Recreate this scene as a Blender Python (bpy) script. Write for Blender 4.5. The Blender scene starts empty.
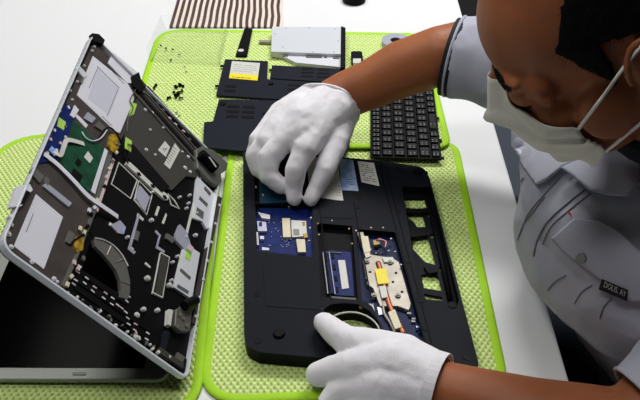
import bpy, bmesh, math, random
from mathutils import Vector as V, Matrix, noise
from mathutils.geometry import tessellate_polygon
from mathutils.bvhtree import BVHTree
random.seed(7)
sc = bpy.context.scene
COL = sc.collection
PI = math.pi
# ------------------------------------------------ camera and measuring helpers
H = 0.72; FPX = 800.0; TH = math.atan(660/800)
CAM = V((0, 0, H))
CR = V((1, 0, 0)); CU = V((0, math.sin(TH), math.cos(TH))); CF = V((0, math.cos(TH), -math.sin(TH)))
def ray(px, py): return CF + CR*((px-320)/FPX) + CU*((200-py)/FPX)
def G(px, py, z=0.0):
    """point at height z (metres above the table top) seen at px,py of the photograph"""
    d = ray(px, py); return CAM + d*((z-H)/d.z)
def D(px, py, t): return CAM + ray(px, py)*t

# ------------------------------------------------ materials
def rgb(r, g, b):
    f = lambda c: (c/255/12.92) if c/255 <= .04045 else ((c/255+.055)/1.055)**2.4
    return (f(r), f(g), f(b), 1)
def mat(name, col, rough=.5, metal=0., spec=.5, bump=None, var=None, sheen=0, coat=0):
    m = bpy.data.materials.new(name); m.use_nodes = True
    nt = m.node_tree; b = nt.nodes['Principled BSDF']
    c = rgb(*col)
    b.inputs['Base Color'].default_value = c
    b.inputs['Roughness'].default_value = rough
    b.inputs['Metallic'].default_value = metal
    b.inputs['Specular IOR Level'].default_value = spec
    b.inputs['Sheen Weight'].default_value = sheen
    b.inputs['Coat Weight'].default_value = coat
    tc = nt.nodes.new('ShaderNodeTexCoord')
    if var:
        n = nt.nodes.new('ShaderNodeTexNoise'); n.inputs['Scale'].default_value = var[0]; n.inputs['Detail'].default_value = 4
        nt.links.new(tc.outputs['Object'], n.inputs['Vector'])
        mx = nt.nodes.new('ShaderNodeMixRGB'); mx.inputs[1].default_value = c; mx.inputs[2].default_value = rgb(*var[1])
        rp = nt.nodes.new('ShaderNodeMapRange'); rp.inputs[1].default_value = .35; rp.inputs[2].default_value = .7
        nt.links.new(n.outputs['Fac'], rp.inputs[0]); nt.links.new(rp.outputs[0], mx.inputs[0])
        nt.links.new(mx.outputs[0], b.inputs['Base Color'])
    if bump:
        n = nt.nodes.new('ShaderNodeTexNoise'); n.inputs['Scale'].default_value = bump[0]; n.inputs['Detail'].default_value = 3
        nt.links.new(tc.outputs['Object'], n.inputs['Vector'])
        bp = nt.nodes.new('ShaderNodeBump'); bp.inputs['Strength'].default_value = bump[1]; bp.inputs['Distance'].default_value = bump[2] if len(bump) > 2 else .001
        nt.links.new(n.outputs['Fac'], bp.inputs['Height']); nt.links.new(bp.outputs[0], b.inputs['Normal'])
    return m
def mat_mesh():
    m = mat('green_mesh_cloth', (196, 226, 106), .75, spec=.3)
    nt = m.node_tree; b = nt.nodes['Principled BSDF']; L = nt.links
    tc = nt.nodes.new('ShaderNodeTexCoord'); sp = nt.nodes.new('ShaderNodeSeparateXYZ'); L.new(tc.outputs['Object'], sp.inputs[0])
    def M(op, a, bb):
        n = nt.nodes.new('ShaderNodeMath'); n.operation = op
        for i, v in enumerate((a, bb)):
            if v is None: continue
            if isinstance(v, (int, float)): n.inputs[i].default_value = v
            else: L.new(v, n.inputs[i])
        return n.outputs[0]
    sx = M('SINE', M('MULTIPLY', sp.outputs[0], 2*PI/.0074), None)
    sy = M('SINE', M('MULTIPLY', sp.outputs[1], 2*PI/.0104), None)
    pr = M('MULTIPLY', sx, sy)
    mr = nt.nodes.new('ShaderNodeMapRange'); mr.inputs[1].default_value = .15; mr.inputs[2].default_value = .75; L.new(pr, mr.inputs[0])
    mx = nt.nodes.new('ShaderNodeMixRGB'); mx.inputs[1].default_value = rgb(220, 240, 156); mx.inputs[2].default_value = rgb(160, 194, 80)
    L.new(mr.outputs[0], mx.inputs[0]); L.new(mx.outputs[0], b.inputs['Base Color'])
    bp = nt.nodes.new('ShaderNodeBump'); bp.invert = True; bp.inputs['Distance'].default_value = .0016; bp.inputs['Strength'].default_value = .8
    L.new(pr, bp.inputs['Height']); L.new(bp.outputs[0], b.inputs['Normal'])
    return m
M = dict(
 table=mat('white_laminate', (226, 228, 230), .45, spec=.4),
 floor=mat('dark_floor', (16, 16, 18), .9, var=(30, (24, 24, 27))),
 wall=mat('wall_paint', (128, 130, 130), .9),
 mesh=mat_mesh(),
 band=mat('lime_binding', (166, 218, 20), .7, bump=(900, .3)),
 silver=mat('silver_plastic', (214, 218, 226), .35, .1),
 bezel=mat('silver_bezel', (150, 156, 148), .4, .2),
 screen=mat('screen_glass', (1, 1, 1), .15, spec=.02),
 black=mat('matt_black_plastic', (12, 15, 25), .6, spec=.12, bump=(1500, .15)),
 blackd=mat('deep_black_plastic', (4, 4, 6), .6, spec=.12),
 navy=mat('black_blue_panel_plastic', (20, 24, 37), .6, spec=.15, bump=(1500, .15)),
 brown=mat('graphite_brown_plate', (76, 68, 64), .45, .2, var=(40, (62, 56, 54))),
 olive=mat('dark_olive_plate', (62, 60, 56), .5, .2),
 white=mat('white_sheet', (214, 214, 224), .5),
 lilac=mat('pale_metal_sheet', (176, 178, 196), .4, .3),
 steel=mat('brushed_steel', (164, 156, 144), .45, .35, var=(60, (138, 132, 122))),
 grey=mat('grey_metal', (112, 112, 108), .45, .5),
 film=mat('inner_film', (196, 198, 212), .5),
 pcbg=mat('green_circuit_board', (10, 58, 40), .5, spec=.2, var=(90, (20, 84, 56))),
 pcbb=mat('blue_circuit_board', (8, 24, 84), .5, spec=.15, var=(120, (14, 38, 108))),
 pcbn=mat('navy_circuit_board', (6, 18, 54), .5, spec=.15, var=(150, (14, 34, 84))),
 teal=mat('teal_drive_cover', (16, 66, 88), .4, .3),
 yellow=mat('yellow_label', (240, 220, 20), .5),
 tape=mat('amber_tape', (196, 160, 30), .35, var=(160, (96, 70, 20))),
 lime=mat('lime_sticker', (170, 214, 90), .5),
 blue=mat('blue_sticker', (120, 160, 226), .4, var=(90, (196, 208, 236))),
 paper=mat('label_paper', (206, 206, 200), .5),
 ink=mat('printed_ink', (36, 38, 42), .6),
 copper=mat('copper_pipe', (150, 88, 58), .4, .6),
 red=mat('red_wire', (190, 26, 44), .4),
 pink=mat('pink_connector', (206, 184, 188), .5),
 cream=mat('cream_connector', (214, 206, 176), .5),
 keym=mat('key_black', (8, 8, 10), .5, spec=.2),
 legend=mat('key_legend', (140, 140, 146), .5),
 glove=mat('white_cotton', (236, 234, 240), .9, sheen=.2, spec=.15, bump=(700, .25, .0015)),
 skin=mat('skin', (170, 102, 64), .5, spec=.35, bump=(350, .25, .0008), var=(14, (152, 88, 54))),
 hair=mat('black_hair', (5, 5, 5), .7, spec=.15, bump=(500, .8, .002)),
 shirt=mat('grey_work_shirt', (182, 184, 200), .85, spec=.2, bump=(9, .35, .012), sheen=.15),
 trim=mat('navy_trim', (14, 18, 30), .8),
 mask=mat('white_face_mask', (248, 246, 236), .8, spec=.2, bump=(30, .3, .003)),
 seam=mat('shirt_seam', (140, 143, 154), .85),
 trouser=mat('slate_trousers', (60, 66, 78), .9),
 stripe_b=mat('brown_slat', (72, 46, 42), .6),
 stripe_w=mat('cream_slat', (226, 214, 204), .6),
 lamp=mat('lamp_body', (230, 230, 230), .5),
 oval=mat('grey_button', (134, 140, 142), .4),
)
def clear_mat():
    m = bpy.data.materials.new('clear_plastic'); m.use_nodes = True; nt = m.node_tree; nt.nodes.clear()
    o = nt.nodes.new('ShaderNodeOutputMaterial'); t = nt.nodes.new('ShaderNodeBsdfTransparent'); g = nt.nodes.new('ShaderNodeBsdfGlossy')
    t.inputs[0].default_value = (.99, .995, .99, 1); g.inputs['Roughness'].default_value = .35
    f = nt.nodes.new('ShaderNodeLayerWeight'); f.inputs[0].default_value = .12
    x = nt.nodes.new('ShaderNodeMixShader'); k_ = nt.nodes.new('ShaderNodeMath'); k_.operation = 'MULTIPLY'; k_.inputs[1].default_value = .3; nt.links.new(f.outputs[1], k_.inputs[0]); nt.links.new(k_.outputs[0], x.inputs[0]); nt.links.new(t.outputs[0], x.inputs[1]); nt.links.new(g.outputs[0], x.inputs[2]); nt.links.new(x.outputs[0], o.inputs[0])
    return m
M['clear'] = clear_mat()
def emit_mat(col, s):
    m = bpy.data.materials.new('lamp_glow'); m.use_nodes = True; b = m.node_tree.nodes['Principled BSDF']
    b.inputs['Emission Color'].default_value = rgb(*col); b.inputs['Emission Strength'].default_value = s
    return m

# ------------------------------------------------ object helpers
ROOTLOC = {}
def thing(name, label, cat, loc=(0, 0, 0), group=None):
    o = bpy.data.objects.new(name, None); COL.objects.link(o); o.location = loc; o.empty_display_size = .02
    ROOTLOC[o.name] = V(loc); tag(o, label, cat, group); return o
def tag(o, label, cat, group=None):
    if label: o['label'] = label
    if cat: o['category'] = cat
    if group: o['group'] = group
    return o
def obj(name, bm, m, parent=None, smooth=False, bevel=0, label=None, origin=None, seg=2):
    """links bm (world coordinates) as ONE mesh object"""
    off = ROOTLOC[parent.name] if parent else (V(origin) if origin is not None else V((0, 0, 0)))
    if not isinstance(bm, bmesh.types.BMesh): me = bm; me.transform(Matrix.Translation(-off))
    else:
        bmesh.ops.translate(bm, verts=bm.verts, vec=-off)
        bmesh.ops.recalc_face_normals(bm, faces=bm.faces)
        me = bpy.data.meshes.new(name); bm.to_mesh(me); bm.free()
    ms = m if isinstance(m, (list, tuple)) else [m]
    for k in ms: me.materials.append(k)
    o = bpy.data.objects.new(name, me); COL.objects.link(o)
    if parent: o.parent = parent
    else: o.location = off
    ROOTLOC[o.name] = off
    if smooth:
        for p in me.polygons: p.use_smooth = True
    if bevel:
        b = o.modifiers.new('bevel', 'BEVEL'); b.width = bevel; b.segments = seg; b.limit_method = 'ANGLE'; b.angle_limit = math.radians(40)
    if label: o['label'] = label
    return o
def struct(name, bm, m, **k):
    o = obj(name, bm, m, **k); o['kind'] = 'structure'; return o
def rnd(pts, r, n=5):
    """rounds the corners of a 3D planar polygon; r one radius or one per corner"""
    out = []; N = len(pts)
    for i in range(N):
        rr = r[i] if isinstance(r, (list, tuple)) else r
        p = pts[i]; a = pts[i-1]; b = pts[(i+1) % N]
        if rr <= 0: out.append(p.copy()); continue
        da = (a-p); db = (b-p); k = min(rr, da.length*.48, db.length*.48)
        s = p+da.normalized()*k; e = p+db.normalized()*k
        for j in range(n+1):
            t = j/n; out.append(s*(1-t)**2 + p*2*t*(1-t) + e*t*t)
    return out
def prism(bm, pts, ext, holes=()):
    """planar polygon pts (3D) with holes, extruded by the vector ext"""
    loops = [list(pts)]+[list(h) for h in holes]
    flat = [p for l in loops for p in l]
    lo = [bm.verts.new(p) for p in flat]; hi = [bm.verts.new(p+ext) for p in flat]
    if not holes:
        try: bm.faces.new(lo[::-1]); bm.faces.new(hi)
        except ValueError: pass
    else:
        for t in tessellate_polygon(loops):
            try: bm.faces.new([lo[i] for i in t]); bm.faces.new([hi[i] for i in t])
            except ValueError: pass
    k = 0
    for l in loops:
        n = len(l)
        for i in range(n):
            a, b = k+i, k+(i+1) % n
            try: bm.faces.new((lo[a], lo[b], hi[b], hi[a]))
            except ValueError: pass
        k += n
    return bm
def PZ(pp, z0, z1, r=0, holes=(), bm=None, zref=None):
    """prism between heights z0 and z1; outline pp given in photograph px at height zref (default z1)"""
    zr = z1 if zref is None else zref
    bm = bm or bmesh.new()
    f = lambda q: V((*G(q[0], q[1], zr).xy, z0))
    pts = [f(q) for q in pp]
    if r: pts = rnd(pts, r)
    hs = [[f(q) for q in h] for h in holes]
    return prism(bm, pts, V((0, 0, z1-z0)), hs)
def box(bm, c, s, rot=None):
    m = Matrix.Translation(V(c)) @ (rot.to_4x4() if rot else Matrix.Identity(4)) @ Matrix.Diagonal((*s, 1))
    bmesh.ops.create_cube(bm, size=1, matrix=m); return bm
def cyl(bm, a, b, r, r2=None, n=20):
    a = V(a); b = V(b); d = b-a
    q = d.to_track_quat('Z', 'Y').to_matrix().to_4x4()
    bmesh.ops.create_cone(bm, cap_ends=True, segments=n, radius1=r, radius2=r if r2 is None else r2, depth=d.length, matrix=Matrix.Translation((a+b)/2) @ q); return bm
def ball(bm, c, r, rot=None, n=20):
    s = r if isinstance(r, (tuple, list)) else (r, r, r)
    m = Matrix.Translation(V(c)) @ (rot.to_4x4() if rot else Matrix.Identity(4)) @ Matrix.Diagonal((*s, 1))
    bmesh.ops.create_uvsphere(bm, u_segments=n, v_segments=n//2+2, radius=1, matrix=m); return bm
def tube(bm, pts, r, n=8, flat=1.0, up=None, cap=True):
    pts = [V(p) for p in pts]; rings = []
    for i, p in enumerate(pts):
        t = (pts[min(i+1, len(pts)-1)]-pts[max(i-1, 0)]).normalized()
        u = up or V((0, 0, 1))
        if abs(t.dot(u)) > .95: u = V((0, 1, 0))
        s = t.cross(u).normalized(); w = s.cross(t).normalized()
        rr = r[i] if isinstance(r, (list, tuple)) else r
        rings.append([bm.verts.new(p+s*rr*math.cos(2*PI*k/n)+w*rr*flat*math.sin(2*PI*k/n)) for k in range(n)])
    for a, b in zip(rings, rings[1:]):
        for k in range(n): bm.faces.new((a[k], a[(k+1) % n], b[(k+1) % n], b[k]))
    if cap: bm.faces.new(rings[0][::-1]); bm.faces.new(rings[-1])
    return bm
def smoothpath(pts, n=6):
    pts = [V(p) for p in pts]; out = []
    for i in range(len(pts)-1):
        p0 = pts[max(i-1, 0)]; p1 = pts[i]; p2 = pts[i+1]; p3 = pts[min(i+2, len(pts)-1)]
        for k in range(n):
            t = k/n; out.append(.5*((2*p1)+(p2-p0)*t+(2*p0-5*p1+4*p2-p3)*t*t+(3*p1-p0-3*p2+p3)*t**3))
    out.append(pts[-1]); return out
def dup(root, loc, label=None):
    r = root.copy(); COL.objects.link(r); r.location = loc
    if label: r['label'] = label
    for ch in list(root.children):
        c = ch.copy(); COL.objects.link(c); c.parent = r
        for g in list(ch.children):
            d = g.copy(); COL.objects.link(d); d.parent = c
    return r

# ------------------------------------------------ the room
FZ = -.72
bm = bmesh.new(); box(bm, (0, 1.2, FZ-.05), (6, 6.4, .1)); struct('floor', bm, M['floor'])
bm = bmesh.new(); box(bm, (0, 4.45, .63), (6, .1, 2.7)); struct('wall_back', bm, M['wall'])
bm = bmesh.new(); box(bm, (-3.05, 1.2, .63), (.1, 6.4, 2.7)); struct('wall_left', bm, M['wall'])
bm = bmesh.new(); box(bm, (3.05, 1.2, .63), (.1, 6.4, 2.7)); struct('wall_right', bm, M['wall'])
bm = bmesh.new(); box(bm, (0, -2.05, .63), (6, .1, 2.7)); struct('wall_front', bm, M['wall'])
bm = bmesh.new(); box(bm, (0, 1.2, 2.03), (6, 6.4, .1)); struct('ceiling', bm, M['wall'])
# table
t = thing('work_table', 'white laminate work table under the mats and laptops', 'table', (-.5, .9, FZ))
e0 = G(458, 0, 0); e1 = G(570, 383, 0); k = (e1-e0)/(e1.y-e0.y)
ea = e0+k*(1.78-e0.y); eb = e0+k*(.12-e0.y)
bm = prism(bmesh.new(), rnd([V((-1.25, .12, -.028)), V((eb.x, .12, -.028)), V((ea.x, 1.78, -.028)), V((-1.25, 1.78, -.028))], .012, 3), V((0, 0, .028)))
obj('tabletop', bm, M['table'], t, bevel=.003)
for x, y in ((-1.19, .2), (-1.19, 1.7), (.12, .2), (.12, 1.7)):
    bm = bmesh.new(); box(bm, (x, y, (FZ-.028)/2), (.045, .045, -FZ-.028)); obj('leg', bm, M['grey'], t, bevel=.004)

# ------------------------------------------------ mats
def drying_mat(pp, r, label, z0=0., tilt=None):
    f = lambda q: G(q[0], q[1], 0.004)
    pts = [V((p.x, p.y, 0)) for p in map(f, pp)]
    c = sum(pts, V())/len(pts)
    out = rnd(pts, r, 8)
    t = thing('drying_mat', label, 'mat', c, 'green mats on the table')
    def lift(bm):
        if tilt:
            for v in bm.verts: v.co.z += tilt[2]*max(0, min(1.15, (tilt[1]-v.co.y)/(tilt[1]-tilt[0])))
        return bm
    cc = sum(out, V())/len(out)
    def inset(d):
        res = []
        for i, p in enumerate(out):
            tg = (out[(i+1) % len(out)]-out[i-1]).normalized(); n = V((-tg.y, tg.x, 0))
            if n.dot(cc-p) < 0: n = -n
            res.append(p+n*d)
        return res
    bm = prism(bmesh.new(), inset(.008), V((0, 0, .004)))
    obj('mesh_panel', lift(bm), M['mesh'], t)
    bm = bmesh.new(); W = .0066; rings = []
    path = inset(.0066)
    for i, p in enumerate(path):
        tg = (path[(i+1) % len(path)]-path[i-1]).normalized(); n = V((-tg.y, tg.x, 0))
        rings.append([bm.verts.new(p+n*W*math.cos(a)+V((0, 0, .0024+.0024*math.sin(a)))) for a in [2*PI*j/10 for j in range(10)]])
    for i in range(len(rings)):
        a, b = rings[i], rings[(i+1) % len(rings)]
        for j in range(10): bm.faces.new((a[j], a[(j+1) % 10], b[(j+1) % 10], b[j]))
    obj('binding', lift(bm), M['band'], t, smooth=True)
    return t
drying_mat([(229, 143), (458, 141), (511, 390), (196, 405)], [.02, .03, .035, .055], 'green mesh drying mat under the black laptop base')
drying_mat([(2, 133), (224, 133), (201, 402), (150, 430), (-150, 430)], [.085, .01, .04, .05, .05], 'green mesh drying mat under the silver laptop, at the left edge')
drying_mat([(158, 28), (424, 33), (452, 151), (120, 151)], [.06, .03, .03, .04], 'green mesh drying mat with loose panels, keyboard and screws, furthest back', tilt=(G(300, 150, 0).y, G(300, 30, 0).y, .0062))
MT = .0052           # top of the mesh panels
def bz(py): return MT+.0062*max(0, min(1.15, (G(300, 30, 0).y-G(300, py, 0).y)/(G(300, 30, 0).y-G(300, 150, 0).y)))   # surface of the back mat at that row
# ------------------------------------------------ silver laptop, lid flat on the mat, base raised like a tent
ZR = .024
P1 = G(223, 163, ZR); P2 = G(188, 378, ZR)
U = (P1-P2).normalized(); NL = V((-U.y, U.x, 0)); A = math.radians(52)
VV = NL*math.cos(A)+V((0, 0, 1))*math.sin(A); WW = U.cross(VV).normalized()
KC = lambda c: max(c, -.016)*.5
def B(px, py, c=0.):
    """point on the raised base at depth c from its open underside"""
    o = P2+WW*c; d = ray(px, py); tt = (o-CAM).dot(WW)/d.dot(WW); return CAM+d*tt
lap = thing('silver_laptop', 'silver laptop standing tented with its underside removed, insides showing', 'laptop', (P2.x-.1, P2.y+.18, MT))
def BP(name, pp, c0, c1, m, r=0, holes=(), bevel=0, parent=None, label=None):
    c0 = KC(c0); c1 = KC(c1)
    """plate on the raised base: outline in px seen at height c1, from depth c0 to c1"""
    f = lambda q: B(q[0], q[1], c1)-WW*(c1-c0)
    pts = [f(q) for q in pp]
    if r: pts = rnd(pts, r)
    bm = prism(bmesh.new(), pts, WW*(c1-c0), [[f(q) for q in h] for h in holes])
    return obj(name, bm, m, parent or lap, bevel=bevel, label=label)
def BQ(px, py, w, h, ang=0):
    return px, py, w, h, ang
def BB(bm, px, py, a, b, c0, c1, ang=0):
    c0 = KC(c0); c1 = KC(c1)
    """small block on the base: centre px, size a along the hinge line, b across (metres)"""
    o = B(px, py, c1); ca, sa = math.cos(ang), math.sin(ang)
    e1 = U*ca+VV*sa; e2 = VV*ca-U*sa
    pts = [o+e1*sx*a/2+e2*sy*b/2-WW*(c1-c0) for sx, sy in ((-1, -1), (1, -1), (1, 1), (-1, 1))]
    return prism(bm, pts, WW*(c1-c0))
OUT = [(93, 33), (223, 163), (188, 380), (0, 246)]
# tray of the base: back wall (keyboard side) and rim
c = -.0146
o = [B(*q) for q in OUT]
ro = rnd(o, [.014, .006, .012, .016])
cen = sum(o, V())/4
bm = prism(bmesh.new(), [p-WW*.0085 for p in ro], WW*.0012)
obj('keyboard_deck', bm, M['blackd'], lap)
inner = [p+(cen-p).normalized()*.0032 for p in ro]
bm = prism(bmesh.new(), [p-WW*.0085 for p in ro], WW*.0085, [[p-WW*.0085 for p in inner]])
obj('outer_shell', bm, M['silver'], lap, bevel=.0006)
# plates
BP('palmrest_plate', [(94, 41), (127, 78), (136, 96), (126, 131), (109, 160), (98, 208), (84, 240), (65, 287), (60, 287), (6, 246), (4, 240)], c, -.009, M['brown'], .003)
BP('drive_bay_plate', [(130, 84), (150, 101), (204, 158), (200, 178), (186, 176), (172, 190), (166, 188), (126, 148), (124, 128), (137, 98)], c, -.008, M['olive'], .002)
BP('clear_film', [(93, 56), (77, 95), (115, 131), (120, 133), (134, 99), (133, 93), (128, 84)], -.009, -.0075, M['white'], .001)
BP('film_patch', [(98, 68), (120, 87), (109, 115), (88, 98)], -.0075, -.0072, M['film'])
BP('clear_film', [(113, 52), (108, 63), (127, 83), (137, 83), (139, 77), (137, 72)], -.009, -.0065, M['white'], .001)
BP('clear_film', [(36, 194), (63, 217), (44, 269), (14, 246)], -.009, -.0075, M['white'], .001)
bm = bmesh.new()
for q in ([(97, 66), (119, 88)], [(98, 67), (89, 88)], [(118, 89), (107, 116)], [(104, 62), (124, 84)], [(33, 214), (26, 232)], [(102, 116), (112, 126)]):
    obj('film_crease', tube(bmesh.new(), [B(*p, -.0036) for p in q], .0004, 4), M['grey'], lap)

# touch pad board, blue board
BP('touchpad_board', [(72, 119), (86, 131), (97, 143), (105, 149), (92, 191), (88, 191), (58, 160), (66, 140)], -.009, -.007, M['pcbg'], 0)
BP('touchpad_label', [(88, 151), (93, 158), (90, 163), (84, 157)], -.007, -.0066, M['paper'])
BP('touchpad_chip', [(78, 158), (82, 162), (79, 167), (75, 163)], -.007, -.006, M['blackd'])
BP('touchpad_chip', [(74, 168), (83, 176), (80, 182), (71, 174)], -.007, -.0058, M['blackd'])
BP('touchpad_frame', [(105, 148), (108, 151), (95, 194), (91, 191)], -.009, -.006, M['white'])
BP('touchpad_frame', [(73, 114), (75, 112), (88, 125), (86, 128)], -.009, -.006, M['white'])
BP('button_board', [(62, 102), (74, 108), (77, 113), (72, 122), (69, 134), (60, 148), (57, 160), (40, 163), (44, 148), (56, 118)], -.009, -.006, M['pcbb'])
BP('green_sticker', [(59, 117), (66, 122), (64, 130), (57, 126)], -.006, -.0056, M['lime'])
BP('button_bracket', [(75, 105), (79, 110), (74, 118), (70, 115)], -.009, -.004, M['white'])
for q in ((55, 130), (51, 139), (61, 143), (48, 153), (69, 107), (66, 126), (57, 150), (50, 160), (66, 137), (60, 110)):
    bm = bmesh.new(); BB(bm, *q, .004, .003, -.006, -.0035, random.random()); obj('surface_component', bm, random.choice((M['pink'], M['white'], M['cream'], M['grey'])), lap)
for q in ([(34, 166), (44, 176), (40, 183), (30, 172)], [(46, 176), (50, 180), (48, 186), (44, 182)], [(88, 112), (96, 118), (92, 123), (84, 118)], [(99, 121), (106, 128), (103, 131), (95, 126)],
          [(46, 182), (72, 203), (69, 207), (43, 186)], [(70, 230), (75, 234), (71, 245), (66, 241)], [(85, 76), (82, 84), (80, 82), (83, 75)]):
    BP('plate_clip', q, -.009, -.005, M['grey'] if random.random() < .6 else M['lilac'], .0005)
# ribbon cables
def ribbon(path, w, c, name, m, parent=lap):
    pts = smoothpath([B(x, y, cc*.5 if cc < 0 else cc) for x, y, cc in path], 8); bm = bmesh.new(); prev = None
    for i, p in enumerate(pts):
        tg = (pts[min(i+1, len(pts)-1)]-pts[max(i-1, 0)]).normalized(); s = tg.cross(WW).normalized()*w/2
        cur = [bm.verts.new(p-s), bm.verts.new(p+s), bm.verts.new(p+s+WW*.0006), bm.verts.new(p-s+WW*.0006)]
        if prev:
            for j in range(4): bm.faces.new((prev[j], prev[(j+1) % 4], cur[(j+1) % 4], cur[j]))
        else: bm.faces.new(cur)
        prev = cur
    bm.faces.new(prev); return obj(name, bm, m, parent)
ribbon([(44, 154, -.004), (58, 165, -.003), (74, 181, -.002), (88, 196, -.001), (102, 206, -.001), (118, 217, -.006)], .0062, 0, 'ribbon_cable', M['white'])
ribbon([(52, 150, -.004), (60, 155, -.0), (64, 146, .002), (68, 140, -.001), (84, 144, -.006)], .0055, 0, 'ribbon_cable', M['paper'])
BP('ribbon_end', [(52, 146), (58, 152), (55, 156), (49, 150)], -.004, -.002, M['blue'])
def wire(path, r, m, name='wire'):
    obj(name, tube(bmesh.new(), smoothpath([B(x, y, cc*.5 if cc < 0 else cc) for x, y, cc in path], 8), r, 6), m, lap, smooth=True)
wire([(82, 132, -.005), (86, 138, -.004), (93, 141, -.003), (101, 138, -.003), (107, 130, -.003)], .0009, M['white'])
wire([(98, 139, -.003), (104, 130, -.001), (111, 128, -.001), (118, 136, -.002), (124, 149, -.004), (128, 163, -.005)], .0010, M['blackd'])
wire([(70, 245, -.006), (75, 240, -.004), (88, 232, -.004), (92, 236, -.005)], .0010, M['blackd'])
wire([(132, 82, -.006), (136, 88, -.004), (130, 100, -.003), (133, 108, -.004), (128, 120, -.004), (127, 132, -.005)], .0008, M['brown'])
# tape
for q in ([(110, 134), (117, 134), (119, 148), (113, 152), (108, 146)], [(77, 235), (84, 237), (83, 250), (77, 252), (74, 245)]):
    BP('amber_tape', q, -.009, -.0045, M['tape'], .001)
BP('green_sticker', [(131, 102), (137, 104), (134, 114), (129, 117)], -.008, -.0068, M['lime'])
BP('green_sticker', [(126, 137), (132, 141), (131, 152), (125, 148)], -.008, -.006, M['lime'])
# divider with screws between palm rest and keyboard
BP('divider_rail', [(108, 154), (112, 156), (100, 200), (92, 222), (76, 262), (65, 288), (62, 285), (84, 238), (90, 218)], c, -.005, M['grey'])
BP('divider_rail', [(113, 158), (115, 160), (98, 212), (96, 209)], c, -.004, M['pink'])
for q in ((110, 168), (107, 177), (105, 186), (98, 200), (95, 207), (92, 214), (88, 226), (85, 232), (84, 258), (79, 268), (75, 262), (72, 276), (68, 284), (81, 228), (90, 210), (113, 161), (117, 152), (119, 144)):
    bm = bmesh.new(); BB(bm, *q, .0055, .0035, -.006, -.002, random.uniform(-.4, .4)); obj('rail_clip', bm, random.choice((M['white'], M['pink'], M['cream'], M['grey'], M['blackd'])), lap)
# drive bay edge channels (along the far side)
for (a, b2, m, w) in (((145, 87), (209, 158), M['blackd'], 2.2), ((142, 88), (206, 159), M['grey'], .7), ((140, 89), (203, 160), M['brown'], 1.6), ((137, 90), (201, 162), M['blackd'], 1.8), ((134, 92), (198, 163), M['grey'], .6), ((148, 86), (213, 158), M['grey'], .8)):
    a = V(a); b2 = V(b2); d = (b2-a).normalized(); n = V((-d.y, d.x))*w/2
    BP('bay_channel', [a-n, b2-n, b2+n, a+n], -.009, -.004 if m is M['grey'] else -.006, m)
for q in ((150, 96), (158, 103), (164, 110), (170, 118), (176, 124), (184, 131), (190, 139), (140, 84), (144, 92), (196, 148)):
    bm = bmesh.new(); BB(bm, *q, .003, .0045, -.006, -.003, .2); obj('channel_clip', bm, random.choice((M['grey'], M['grey'], M['pink'], M['grey'])), lap)
# labels and screws on the bay plate
BP('barcode_label', [(165, 141), (170, 147), (166, 157), (158, 150)], -.008, -.0076, M['paper'])
BP('barcode_label', [(175, 143), (180, 150), (170, 169), (164, 164)], -.008, -.0076, M['paper'])
bm = bmesh.new()
for i in range(7):
    t0 = i/7; x0 = 174+(-8.5)*t0; y0 = 148+16*t0; tube(bm, [B(x0-1, y0-1.5, -.0037), B(x0+2.6, y0+2.2, -.0037)], .0004, 4)
obj('barcode_print', bm, M['ink'], lap)
bm = bmesh.new()
for i in range(3): tube(bm, [B(162+i*1.5, 150+i*.5-2, -.0037), B(165+i*1.2, 152-i*2, -.0037)], .0003, 4)
obj('label_print', bm, M['ink'], lap)
# framed openings under the bay plate
def frame(pp, w, m, c1=-.007):
    ctr = V((sum(p[0] for p in pp)/len(pp), sum(p[1] for p in pp)/len(pp)))
    inn = [V(p)+(ctr-V(p)).normalized()*w for p in pp]
    BP('metal_frame', pp, c, c1, m, holes=[inn])
frame([(119, 162), (138, 180), (131, 199), (111, 184)], 1.1, M['paper'], -.0125)
frame([(139, 180), (153, 194), (147, 215), (134, 200)], 1.0, M['paper'], -.0125)
BP('metal_tab', [(140, 185), (150, 197), (145, 212), (136, 198)], c, -.010, M['lilac'])
BP('bay_rail', [(127, 161), (130, 162), (169, 196), (168, 200), (164, 199), (126, 164)], c, -.008, M['paper'], .001)
for q in ((139, 174), (153, 186), (165, 197)):
    BP('rail_slot', [(q[0]-2.5, q[1]-2), (q[0]+1, q[1]-1.5), (q[0]+2.5, q[1]+2), (q[0]-1, q[1]+1.5)], -.008, -.0072, M['blackd'], .001)
BP('bay_rail', [(127, 143), (134, 145), (170, 187), (162, 192), (128, 158)], c, -.006, M['blackd'], .001)
# fan ring: arc of the cooling duct
ctr = (97, 293)
arc_o = [(94, 239), (103, 241), (113, 247), (121, 256), (127, 267), (130, 280), (130, 292), (128, 299)]
arc_i = [(119, 297), (121, 290), (120, 280), (116, 270), (110, 262), (103, 254), (95, 246)]
BP('fan_duct', arc_o+arc_i, c, -.005, M['grey'])
for q in ([(116, 262), (123, 259)], [(120, 281), (130, 284)], [(111, 246), (107, 255)]):
    obj('duct_seam', tube(bmesh.new(), [B(*p, -.0022) for p in q], .0007, 5), M['steel'], lap)
obj('duct_edge', tube(bmesh.new(), smoothpath([B(x+1, y-1, -.002) for x, y in arc_o[:5]], 4), .0009, 5), M['paper'], lap)
BP('fan_opening', [(90, 243), (97, 249), (105, 257), (113, 268), (118, 281), (118, 293), (105, 288), (95, 283), (83, 276), (84, 262)], c, -.0135, M['screen'])
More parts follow.
